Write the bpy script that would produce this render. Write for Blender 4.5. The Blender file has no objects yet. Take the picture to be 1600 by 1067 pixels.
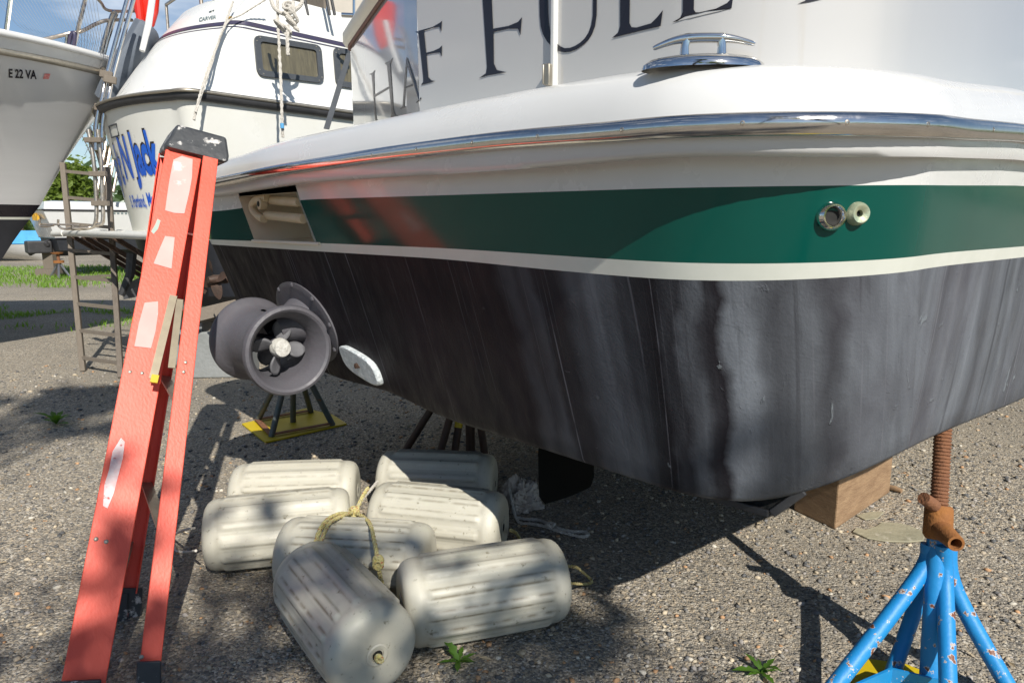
import bpy, bmesh, math, random
import numpy as np
from mathutils import Vector, Matrix, noise as mnoise
rnd = random.Random(7)
scene = bpy.context.scene
# ------------------------------------------------------------------ camera
EYE = 1.1
PITCH = math.atan((533.5 - 350) / 1067.0)
cam_d = bpy.data.cameras.new('camera'); cam = bpy.data.objects.new('camera', cam_d)
scene.collection.objects.link(cam); scene.camera = cam
cam_d.sensor_width = 36; cam_d.lens = 36 * 1067 / 1600.0
cam_d.clip_start = 0.05; cam_d.clip_end = 2000
cam.location = (0, 0, EYE); cam.rotation_euler = (math.pi / 2 - PITCH, 0, 0)
# ------------------------------------------------------------------ light
SUN_AZ = Vector((0.39, -0.92)).normalized()      # horizontal direction towards the sun
SUN_EL = math.radians(39)
scene.view_settings.view_transform = 'Standard'; scene.view_settings.look = 'None'
scene.view_settings.gamma = 1; scene.view_settings.use_curve_mapping = False
scene.view_settings.exposure = 0.2
w = bpy.data.worlds.new('World'); scene.world = w; w.use_nodes = True
nt = w.node_tree; N = nt.nodes; Lk = nt.links
bg = N['Background']; bg.inputs['Strength'].default_value = 0.085
sky = N.new('ShaderNodeTexSky'); sky.sky_type = 'NISHITA'; sky.sun_disc = False
sky.sun_elevation = SUN_EL; sky.sun_rotation = math.atan2(SUN_AZ.x, SUN_AZ.y)
sky.air_density = 1.0; sky.dust_density = 0.15; sky.ozone_density = 2.5
tc = N.new('ShaderNodeTexCoord'); mp = N.new('ShaderNodeMapping'); mp.inputs['Scale'].default_value = (1.0, 1.6, 3.2)
cn = N.new('ShaderNodeTexNoise'); cn.inputs['Scale'].default_value = 2.6; cn.inputs['Detail'].default_value = 9; cn.inputs['Roughness'].default_value = 0.6
cr = N.new('ShaderNodeValToRGB'); cr.color_ramp.elements[0].position = 0.52; cr.color_ramp.elements[1].position = 0.82
mx = N.new('ShaderNodeMix'); mx.data_type = 'RGBA'; mx.inputs['B'].default_value = (10.5, 11.0, 11.6, 1)
Lk.new(tc.outputs['Generated'], mp.inputs['Vector']); Lk.new(mp.outputs['Vector'], cn.inputs['Vector'])
Lk.new(cn.outputs['Fac'], cr.inputs['Fac']); Lk.new(cr.outputs['Color'], mx.inputs['Factor'])
Lk.new(sky.outputs['Color'], mx.inputs['A']); Lk.new(mx.outputs['Result'], bg.inputs['Color'])
sl = bpy.data.lights.new('sun', 'SUN'); sl.energy = 5.0; sl.angle = math.radians(0.5); sl.color = (1.0, 0.95, 0.87)
so = bpy.data.objects.new('sun', sl); scene.collection.objects.link(so)
sdir = Vector((SUN_AZ.x * math.cos(SUN_EL), SUN_AZ.y * math.cos(SUN_EL), math.sin(SUN_EL)))
so.rotation_euler = sdir.to_track_quat('Z', 'Y').to_euler(); so.location = (3, -6, 12)
# ------------------------------------------------------------------ helpers
COL = scene.collection
CP, SP = math.cos(PITCH), math.sin(PITCH)
def sight(px, py):
    x = (px - 800) / 1067.0; y = (533.5 - py) / 1067.0
    return Vector((x, CP + y * SP, -SP + y * CP))
def on_ground(px, py, z=0.0):
    r = sight(px, py); return r * ((z - EYE) / r.z) + Vector((0, 0, EYE))
def at(px, py, Y):
    r = sight(px, py); return r * (Y / r.y) + Vector((0, 0, EYE))
U = Vector((.747, .665, 0)).normalized(); V = Vector((-U.y, U.x, 0)); C0 = Vector((.44, .91, 0))
def bp(u, v, z): p = C0 + U * u + V * v; return Vector((p.x, p.y, z))     # main boat frame: u forward, v to port
def on_aft(px, py, a):
    r = sight(px, py); t = (a + C0.dot(U)) / (r.x * U.x + r.y * U.y); return r * t + Vector((0, 0, EYE))
def on_side(px, py, b):
    r = sight(px, py); t = (b + C0.dot(V)) / (r.x * V.x + r.y * V.y); return r * t + Vector((0, 0, EYE))

class MB:
    def __init__(s): s.v = []; s.f = []; s.uv = None
    def add(s, vs, fs):
        o = len(s.v); s.v += [Vector(p) for p in vs]; s.f += [[i + o for i in f] for f in fs]; return o
    def grid(s, rows, closed_u=False, closed_v=False):
        R = len(rows); K = len(rows[0]); fs = []
        for i in range(R if closed_v else R - 1):
            for j in range(K if closed_u else K - 1):
                i2 = (i + 1) % R; j2 = (j + 1) % K
                fs.append([i * K + j, i * K + j2, i2 * K + j2, i2 * K + j])
        s.add([p for r in rows for p in r], fs)
    def tube(s, pts, r, n=10, caps=True, flat=1.0, roll=None):
        pts = [Vector(p) for p in pts]; m = len(pts)
        rr = r if isinstance(r, (list, tuple)) else [r] * m
        tang = []
        for i in range(m):
            t = (pts[min(i + 1, m - 1)] - pts[max(i - 1, 0)]); tang.append(t.normalized() if t.length > 1e-9 else Vector((0, 0, 1)))
        up = Vector(roll) if roll else (Vector((0, 0, 1)) if abs(tang[0].z) < .9 else Vector((1, 0, 0)))
        nrm = (up - tang[0] * up.dot(tang[0])).normalized(); rows = []
        for i in range(m):
            nrm = nrm - tang[i] * nrm.dot(tang[i])
            nrm = nrm.normalized() if nrm.length > 1e-6 else tang[i].orthogonal().normalized()
            bi = tang[i].cross(nrm)
            rows.append([pts[i] + nrm * (math.cos(2 * math.pi * k / n) * rr[i]) + bi * (math.sin(2 * math.pi * k / n) * rr[i] * flat) for k in range(n)])
        o = len(s.v); s.grid(rows, closed_u=True)
        if caps:
            s.f.append([o + k for k in range(n)][::-1]); s.f.append([o + (m - 1) * n + k for k in range(n)])
    def box(s, c, ax, ay, az):     # centre, three half-axis vectors
        c = Vector(c); ax, ay, az = Vector(ax), Vector(ay), Vector(az)
        vs = [c + ax * i + ay * j + az * k for k in (-1, 1) for j in (-1, 1) for i in (-1, 1)]
        s.add(vs, [[0, 2, 3, 1], [4, 5, 7, 6], [0, 1, 5, 4], [2, 6, 7, 3], [0, 4, 6, 2], [1, 3, 7, 5]])
    def bar(s, a, b, w, h, side):    # rectangular bar from a to b; side = direction of the width
        a, b = Vector(a), Vector(b); t = (b - a); L = t.length; t.normalize()
        sd = Vector(side); sd = (sd - t * sd.dot(t)).normalized(); n = t.cross(sd)
        s.box((a + b) / 2, t * (L / 2), sd * (w / 2), n * (h / 2))
    def prism(s, poly, nrm):        # polygon (world points) extruded by vector nrm
        poly = [Vector(p) for p in poly]; n = len(poly); nrm = Vector(nrm)
        o = s.add(poly + [p + nrm for p in poly], [])
        s.f.append([o + i for i in range(n)]); s.f.append([o + n + i for i in range(n)][::-1])
        for i in range(n): j = (i + 1) % n; s.f.append([o + i, o + n + i, o + n + j, o + j])
    def lathe(s, o, ax, prof, n=32, x=None, cap=True):    # prof = [(dist along axis, radius)]
        o = Vector(o); ax = Vector(ax).normalized(); x = (Vector(x) if x else ax.orthogonal()).normalized(); x = (x - ax * x.dot(ax)).normalized(); y = ax.cross(x)
        rows = [[o + ax * d + (x * math.cos(2 * math.pi * k / n) + y * math.sin(2 * math.pi * k / n)) * r for k in range(n)] for d, r in prof]
        b = len(s.v); s.grid(rows, closed_u=True)
        if cap:
            if prof[0][1] > 1e-5: s.f.append([b + k for k in range(n)][::-1])
            if prof[-1][1] > 1e-5: s.f.append([b + (len(prof) - 1) * n + k for k in range(n)])
    def build(s, name, mat, parent=None, smooth=True, bevel=0, sub=0, ang=40):
        me = bpy.data.meshes.new(name)
        off = world_loc(parent) if parent else Vector((0, 0, 0))
        me.from_pydata([tuple(p - off) for p in s.v], [], s.f)
        if s.uv is not None:
            l = me.uv_layers.new(name='UVMap')
            for lp in me.loops: l.data[lp.index].uv = s.uv[lp.vertex_index]
        bm = bmesh.new(); bm.from_mesh(me); bmesh.ops.recalc_face_normals(bm, faces=bm.faces); bm.to_mesh(me); bm.free()
        if smooth:
            me.shade_smooth(); me.set_sharp_from_angle(angle=math.radians(ang))
        me.materials.append(mat)
        o = bpy.data.objects.new(name, me); COL.objects.link(o)
        if parent: o.parent = parent
        if bevel:
            b = o.modifiers.new('bevel', 'BEVEL'); b.width = bevel; b.segments = 2; b.limit_method = 'ANGLE'
        if sub: o.modifiers.new('sub', 'SUBSURF').levels = sub; o.modifiers['sub'].render_levels = sub
        return o
def world_loc(o):
    p = Vector((0, 0, 0))
    while o: p += o.location; o = o.parent
    return p
def tag(o, label=None, cat=None, group=None, kind=None):
    if label: o['label'] = label
    if cat: o['category'] = cat
    if group: o['group'] = group
    if kind: o['kind'] = kind
    return o
def thing(name, loc, label, cat, group=None):
    o = bpy.data.objects.new(name, None); COL.objects.link(o); o.location = loc; o.empty_display_size = .1
    return tag(o, label, cat, group)
def copy_tree(o, parent=None):
    c = o.copy(); COL.objects.link(c); c.parent = parent
    for ch in list(o.children): copy_tree(ch, c)
    return c
def text_shape(body, bold=0.0):
    cu = bpy.data.curves.new('t', 'FONT'); cu.body = body; cu.size = 1; cu.offset = bold; cu.resolution_u = 3
    ob = bpy.data.objects.new('t', cu); COL.objects.link(ob)
    dg = bpy.context.evaluated_depsgraph_get(); dg.update()
    me = bpy.data.meshes.new_from_object(ob.evaluated_get(dg))
    vs = [v.co.copy() for v in me.vertices]; fs = [list(p.vertices) for p in me.polygons]
    bpy.data.objects.remove(ob); bpy.data.curves.remove(cu); bpy.data.meshes.remove(me)
    x0 = min(v.x for v in vs); x1 = max(v.x for v in vs); y1 = max(v.y for v in vs)
    return [Vector(((v.x - x0) / (x1 - x0), v.y / y1)) for v in vs], fs      # x 0..1, baseline 0, tallest 1
def lerp(a, b, t): return a + (b - a) * t
def interp(xs, ys, x):
    if x <= xs[0]: return ys[0]
    for i in range(len(xs) - 1):
        if x <= xs[i + 1]: return lerp(ys[i], ys[i + 1], (x - xs[i]) / (xs[i + 1] - xs[i]))
    return ys[-1]
def smooth_path(pts, k=8):
    pts = [Vector(p) for p in pts]; out = []
    for i in range(len(pts) - 1):
        p0 = pts[max(i - 1, 0)]; p1 = pts[i]; p2 = pts[i + 1]; p3 = pts[min(i + 2, len(pts) - 1)]
        for j in range(k):
            t = j / k
            out.append(.5 * ((2 * p1) + (p2 - p0) * t + (2 * p0 - 5 * p1 + 4 * p2 - p3) * t * t + (3 * p1 - p0 - 3 * p2 + p3) * t ** 3))
    out.append(pts[-1]); return out
# ------------------------------------------------------------------ materials
def mat(name, col, rough=.5, metal=0, coat=0, var=None, bump=None, spots=None, spots2=None, rvar=0, spec=.5, stretch=None, coord='Object', sss=0):
    """var=(scale, colour2, contrast) mottling; spots=(scale, threshold, colour) patches of wear; bump=(scale, strength)"""
    m = bpy.data.materials.new(name); m.use_nodes = True; nt = m.node_tree; n = nt.nodes; b = n['Principled BSDF']
    b.inputs['Base Color'].default_value = (*col, 1); b.inputs['Roughness'].default_value = rough
    b.inputs['Metallic'].default_value = metal; b.inputs['Coat Weight'].default_value = coat; b.inputs['Coat Roughness'].default_value = .04
    b.inputs['Specular IOR Level'].default_value = spec
    if sss: b.inputs['Subsurface Weight'].default_value = sss; b.inputs['Subsurface Radius'].default_value = (.03, .025, .015)
    tc = n.new('ShaderNodeTexCoord'); src = tc.outputs[coord]
    if stretch:
        mp = n.new('ShaderNodeMapping'); mp.inputs['Scale'].default_value = stretch; nt.links.new(src, mp.inputs['Vector']); src = mp.outputs['Vector']
    last = None
    def mixin(fac, c2, last):
        k = n.new('ShaderNodeMix'); k.data_type = 'RGBA'
        if last is None: k.inputs['A'].default_value = (*col, 1)
        else: nt.links.new(last, k.inputs['A'])
        k.inputs['B'].default_value = (*c2, 1); nt.links.new(fac, k.inputs['Factor']); return k.outputs['Result']
    def ramp(scale, lo, hi, det=6):
        t = n.new('ShaderNodeTexNoise'); t.inputs['Scale'].default_value = scale; t.inputs['Detail'].default_value = det; t.inputs['Roughness'].default_value = .62
        nt.links.new(src, t.inputs['Vector']); r = n.new('ShaderNodeMapRange'); r.inputs['From Min'].default_value = lo; r.inputs['From Max'].default_value = hi
        nt.links.new(t.outputs['Fac'], r.inputs['Value']); return r.outputs['Result']
    if var: last = mixin(ramp(var[0], .5 - .5 / var[2], .5 + .5 / var[2]), var[1], last)
    for sp in (spots, spots2):
        if sp: last = mixin(ramp(sp[0], sp[1], sp[1] + (sp[3] if len(sp) > 3 else .03), 8), sp[2], last)
    if last is not None: nt.links.new(last, b.inputs['Base Color'])
    if rvar:
        rr = ramp(var[0] * 1.7 if var else 6, .3, .7); q = n.new('ShaderNodeMapRange'); q.inputs['To Min'].default_value = max(0, rough - rvar); q.inputs['To Max'].default_value = min(1, rough + rvar)
        nt.links.new(rr, q.inputs['Value']); nt.links.new(q.outputs['Result'], b.inputs['Roughness'])
    if bump:
        t = n.new('ShaderNodeTexNoise'); t.inputs['Scale'].default_value = bump[0]; t.inputs['Detail'].default_value = 5; nt.links.new(src, t.inputs['Vector'])
        bu = n.new('ShaderNodeBump'); bu.inputs['Strength'].default_value = bump[1]; bu.inputs['Distance'].default_value = bump[2] if len(bump) > 2 else .01
        nt.links.new(t.outputs['Fac'], bu.inputs['Height']); nt.links.new(bu.outputs['Normal'], b.inputs['Normal'])
    return m
GEL = mat('white_gelcoat', (.67, .67, .66), .25, coat=.3, var=(3, (.62, .62, .60), 1.6), rvar=.06, bump=(2.2, .06, .02))
GELC = mat('cruiser_gelcoat', (.74, .74, .71), .3, var=(2, (.74, .74, .70), 1.5), spots=(6, .68, (.6, .59, .54), .2), rvar=.08)
GELOLD = mat('aged_white_gelcoat', (.74, .74, .70), .35, var=(2.5, (.66, .65, .58), 1.5), spots=(5, .66, (.5, .48, .4), .2), rvar=.1)
WALLM = mat('glossy_white_panel', (.52, .51, .49), .10, coat=1.0, var=(1.5, (.49, .48, .46), 1.5))
CREAM = mat('cream_gelcoat', (.86, .80, .66), .4, var=(9, (.76, .68, .52), 1.3), spots=(14, .74, (.45, .3, .15), .1))
CREAMP = mat('yellowed_plastic', (.74, .64, .45), .4, var=(15, (.60, .46, .26), 1.4))
GREEN = mat('green_gelcoat', (.0, .074, .056), .14, coat=0, var=(4, (.001, .058, .044), 1.6), spots=(30, .74, (.06, .22, .17), .05), rvar=.05, spec=.3)
STRIPE = mat('boot_stripe_white', (.74, .75, .68), .35, var=(12, (.64, .66, .58), 1.5))
CHROME = mat('polished_steel', (.72, .70, .68), .12, 1, var=(40, (.6, .56, .52), 1.3), rvar=.07, bump=(18, .05, .01))
CHROME2 = mat('mirror_chrome', (.8, .79, .77), .05, 1, var=(60, (.7, .68, .64), 1.3))
STEEL = mat('weathered_tube', (.55, .52, .47), .35, .9, var=(30, (.36, .28, .2), 1.3), rvar=.1)
BRONZE = mat('greenish_bronze', (.30, .42, .32), .5, .4, var=(60, (.42, .38, .24), 1.6), bump=(90, .2))
INK = mat('black_lettering', (.012, .010, .016), .25, var=(20, (.02, .018, .024), 1.5))
DARKHOLE = mat('dark_opening', (.006, .006, .006), .8, var=(9, (.012, .012, .01), 1.5))
RUBBER = mat('black_rubber', (.022, .022, .024), .55, var=(12, (.05, .05, .052), 1.5), bump=(60, .1))
THR = mat('dark_grey_paint', (.105, .107, .12), .55, var=(10, (.10, .092, .105), 1.5), spots=(35, .70, (.22, .22, .24), .06), bump=(45, .18), rvar=.1)
THRIN = mat('propeller_paint', (.16, .16, .17), .5, var=(16, (.11, .11, .12), 1.5), spots=(40, .68, (.3, .3, .3), .05), bump=(60, .15))
ZINC = mat('pitted_zinc', (.80, .83, .84), .65, var=(40, (.36, .42, .44), 1.8), spots=(70, .62, (.12, .13, .13), .08), bump=(90, .6, .01))
RED = mat('red_fibreglass', (.82, .066, .028), .5, var=(5, (.83, .125, .075), 1.5), spots=(45, .72, (.55, .06, .04), .05), bump=(160, .12), stretch=(1, 1, .35))
STICK = mat('worn_label_paper', (.78, .33, .30), .7, var=(9, (.80, .45, .41), 1.3), spots=(11, .585, (.84, .78, .76), .10))
BLACKP = mat('scuffed_black_plastic', (.028, .03, .033), .5, var=(20, (.06, .065, .07), 1.5), spots=(20, .545, (.55, .53, .5), .05), bump=(60, .15))
ALU = mat('dull_aluminium', (.48, .44, .36), .45, .8, var=(30, (.32, .29, .24), 1.5), rvar=.1)
FEND = mat('aged_fender_foam', (.57, .55, .465), .5, var=(7, (.44, .42, .34), 1.4), spots=(60, .62, (.20, .18, .12), .10), spots2=(9, .60, (.50, .50, .40), .16), rvar=.1, bump=(30, .08), sss=.08)
ROPEW = mat('white_rope', (.72, .69, .63), .85, var=(70, (.42, .38, .32), 1.4), bump=(160, .8))
ROPEY = mat('yellow_flecked_rope', (.58, .50, .13), .8, var=(110, (.55, .50, .32), 2), spots=(150, .57, (.42, .10, .05), .05), bump=(170, .8))
CLOTH = mat('crumpled_rag', (.74, .67, .60), .95, var=(30, (.36, .30, .25), 1.5), bump=(90, .5))
BLUE = mat('chipped_blue_paint', (.003, .20, .53), .5, var=(6, (.02, .25, .54), 1.5), spots=(28, .595, (.55, .51, .45), .015), spots2=(28, .615, (.17, .055, .025), .015), bump=(50, .15))
RUST = mat('rusty_screw', (.17, .075, .04), .8, .2, var=(50, (.27, .12, .055), 1.5), spots=(40, .62, (.07, .04, .03), .1), bump=(120, .4))
RUSTO = mat('orange_rust', (.33, .13, .025), .85, var=(25, (.20, .08, .03), 1.5), bump=(80, .4))
YEL = mat('chipped_yellow_paint', (.62, .47, .01), .5, var=(6, (.52, .36, .01), 1.4), spots=(12, .66, (.13, .07, .04), .05), bump=(40, .15))
DKMET = mat('dark_rusty_tube', (.045, .036, .03), .6, .3, var=(22, (.10, .05, .03), 1.4), bump=(60, .3))
TEAL = mat('worn_teal_tube', (.05, .10, .11), .5, .3, var=(14, (.16, .13, .11), 1.6), spots=(20, .6, (.2, .09, .04), .06), bump=(60, .2))
WOODB = mat('sawn_timber', (.37, .245, .14), .8, var=(9, (.20, .12, .065), 1.9), stretch=(1.2, 1.2, 5), bump=(40, .4), spots=(20, .66, (.14, .08, .04), .1))
WOODG = mat('weathered_grey_wood', (.20, .17, .135), .85, var=(14, (.14, .115, .09), 1.4), stretch=(5, 5, .6), bump=(40, .3))
WOODD = mat('dark_weathered_wood', (.095, .078, .062), .85, var=(14, (.19, .16, .13), 1.6), stretch=(5, 5, .6), bump=(40, .3))
BLUELET = mat('blue_lettering', (.005, .13, .62), .35, var=(3, (.01, .07, .45), 1.5))
NAVY = mat('navy_stripe', (.04, .045, .10), .35, var=(9, (.07, .05, .07), 1.5))
GREYLET = mat('grey_lettering', (.10, .16, .17), .5, var=(40, (.25, .28, .28), 1.8))
BLKBOT = mat('black_bottom_paint', (.015, .018, .024), .5, var=(6, (.03, .032, .04), 1.5), spots=(26, .70, (.10, .38, .42), .04), bump=(20, .2))
FRAMEM = mat('grey_window_frame', (.045, .052, .062), .45, var=(25, (.08, .085, .09), 1.5))
GLASSM = mat('dark_window_glass', (.02, .022, .02), .04, var=(3, (.03, .03, .026), 1.5), spec=.8)
CURT = mat('window_with_beige_curtain', (.17, .15, .09), .07, coat=.6, var=(7, (.07, .06, .04), 1.7), stretch=(9, 9, .3))
HULLG = mat('pale_grey_gelcoat', (.62, .62, .62), .25, coat=.4, var=(2, (.56, .56, .56), 1.4), stretch=(.6, .6, 6))
KAYAK = mat('red_plastic', (.72, .03, .012), .3, coat=.3, var=(4, (.6, .02, .01), 1.5))
DINGHY = mat('grey_blue_cover', (.10, .12, .15), .7, var=(8, (.13, .15, .18), 1.5), bump=(30, .2))
SIDING = mat('beige_siding', (.55, .50, .43), .7, var=(6, (.47, .43, .37), 1.4))
BROWN = mat('brown_trim', (.22, .09, .05), .6, var=(12, (.14, .06, .04), 1.5))
TARP = mat('blue_tarp', (.06, .26, .55), .5, var=(6, (.1, .4, .65), 1.5), bump=(9, .4))
LOGO = mat('yellow_logo', (.70, .42, .03), .5, var=(30, (.6, .3, .02), 1.5))
STK = mat('red_sticker', (.55, .06, .06), .4, var=(80, (.75, .45, .42), 2.5))
BARK = mat('bark', (.13, .10, .075), .9, var=(8, (.07, .055, .04), 1.5), bump=(14, .7))
PLATE = mat('galvanised_plate', (.25, .26, .28), .4, .6, var=(9, (.17, .175, .19), 1.5), spots=(30, .66, (.38, .38, .38), .1), rvar=.12)
def leaf(name, c1, c2):
    m = mat(name, c1, .55, var=(1.6, c2, 1.7)); b = m.node_tree.nodes['Principled BSDF']
    b.inputs['Transmission Weight'].default_value = 0; b.inputs['Subsurface Weight'].default_value = .0
    n = m.node_tree.nodes; tr = n.new('ShaderNodeBsdfTranslucent'); tr.inputs['Color'].default_value = (c2[0] * 1.6, c2[1] * 1.7, c2[2], 1)
    ms = n.new('ShaderNodeMixShader'); ms.inputs['Fac'].default_value = .35; o = n['Material Output']
    m.node_tree.links.new(b.outputs[0], ms.inputs[1]); m.node_tree.links.new(tr.outputs[0], ms.inputs[2]); m.node_tree.links.new(ms.outputs[0], o.inputs['Surface']); return m
LEAFA = leaf('spring_leaf', (.11, .17, .02), (.17, .23, .04))
LEAFB = leaf('dark_leaf', (.035, .075, .02), (.06, .11, .03))
LEAFW = leaf('weed_leaf', (.055, .14, .015), (.10, .20, .025))
GRASSM = leaf('grass_blade', (.12, .25, .02), (.20, .34, .04))

# gravel: pebbly ground
def gravel_mat():
    m = bpy.data.materials.new('pebbly_gravel'); m.use_nodes = True; nt = m.node_tree; n = nt.nodes; b = n['Principled BSDF']; L = nt.links
    b.inputs['Roughness'].default_value = .85; b.inputs['Specular IOR Level'].default_value = .35
    tc = n.new('ShaderNodeTexCoord')
    def vor(scale, feat='F1'):
        v = n.new('ShaderNodeTexVoronoi'); v.feature = feat; v.inputs['Scale'].default_value = scale; v.inputs['Randomness'].default_value = 1; L.new(tc.outputs['Object'], v.inputs['Vector']); return v
    def noi(scale, det=5):
        v = n.new('ShaderNodeTexNoise'); v.inputs['Scale'].default_value = scale; v.inputs['Detail'].default_value = det; L.new(tc.outputs['Object'], v.inputs['Vector']); return v
    def mr(src, a, c, d=0, e=1):
        q = n.new('ShaderNodeMapRange'); q.inputs['From Min'].default_value = a; q.inputs['From Max'].default_value = c; q.inputs['To Min'].default_value = d; q.inputs['To Max'].default_value = e; L.new(src, q.inputs['Value']); return q.outputs['Result']
    def mix(f, A, B, mode='MIX'):
        k = n.new('ShaderNodeMix'); k.data_type = 'RGBA'; k.blend_type = mode
        for s, x in (('Factor', f), ('A', A), ('B', B)):
            if isinstance(x, (tuple, float, int)): k.inputs[s].default_value = x
            else: L.new(x, k.inputs[s])
        return k.outputs['Result']
    v1 = vor(72); v2 = vor(165)
    def stones(v):
        sep = n.new('ShaderNodeSeparateColor'); L.new(v.outputs['Color'], sep.inputs['Color'])
        r = n.new('ShaderNodeValToRGB'); e = r.color_ramp; e.interpolation = 'LINEAR'
        e.elements[0].position = 0; e.elements[0].color = (.085, .083, .08, 1); e.elements[1].position = 1; e.elements[1].color = (.70, .64, .52, 1)
        for p, c in ((.3, (.20, .185, .16, 1)), (.55, (.34, .29, .22, 1)), (.78, (.50, .405, .275, 1)), (.9, (.58, .52, .43, 1))):
            x = e.elements.new(p); x.color = c
        L.new(sep.outputs[0], r.inputs['Fac']); return r.outputs['Color'], sep.outputs[1]
    c1, g1 = stones(v1); c2, g2 = stones(v2)
    big = mr(g1, .55, .62)
    edge = mr(v1.outputs['Distance'], .42, .62)
    msk = n.new('ShaderNodeMath'); msk.operation = 'SUBTRACT'; msk.use_clamp = True; L.new(big, msk.inputs[0]); L.new(edge, msk.inputs[1])
    c = mix(msk.outputs[0], c2, c1)
    dust = mr(noi(1.3).outputs['Fac'], .35, .7, 0, .5)
    c = mix(dust, c, (.34, .30, .235, 1))
    dark = mr(noi(.55, 3).outputs['Fac'], .4, .65, 0, .45)
    c = mix(dark, c, (.17, .155, .13, 1))
    # fade to worn green where the yard turns to turf
    L.new(c, b.inputs['Base Color'])
    h1 = mr(v1.outputs['Distance'], 0, .6, 1, 0); h2 = mr(v2.outputs['Distance'], 0, .6, 1, 0)
    hm = n.new('ShaderNodeMath'); hm.operation = 'MULTIPLY'; L.new(h1, hm.inputs[0]); L.new(big, hm.inputs[1])
    ha = n.new('ShaderNodeMath'); ha.operation = 'MULTIPLY_ADD'; L.new(h2, ha.inputs[0]); ha.inputs[1].default_value = .45; L.new(hm.outputs[0], ha.inputs[2])
    bu = n.new('ShaderNodeBump'); bu.inputs['Strength'].default_value = .75; bu.inputs['Distance'].default_value = .010; L.new(ha.outputs[0], bu.inputs['Height']); L.new(bu.outputs['Normal'], b.inputs['Normal'])
    return m
GRAV = gravel_mat()

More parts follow.
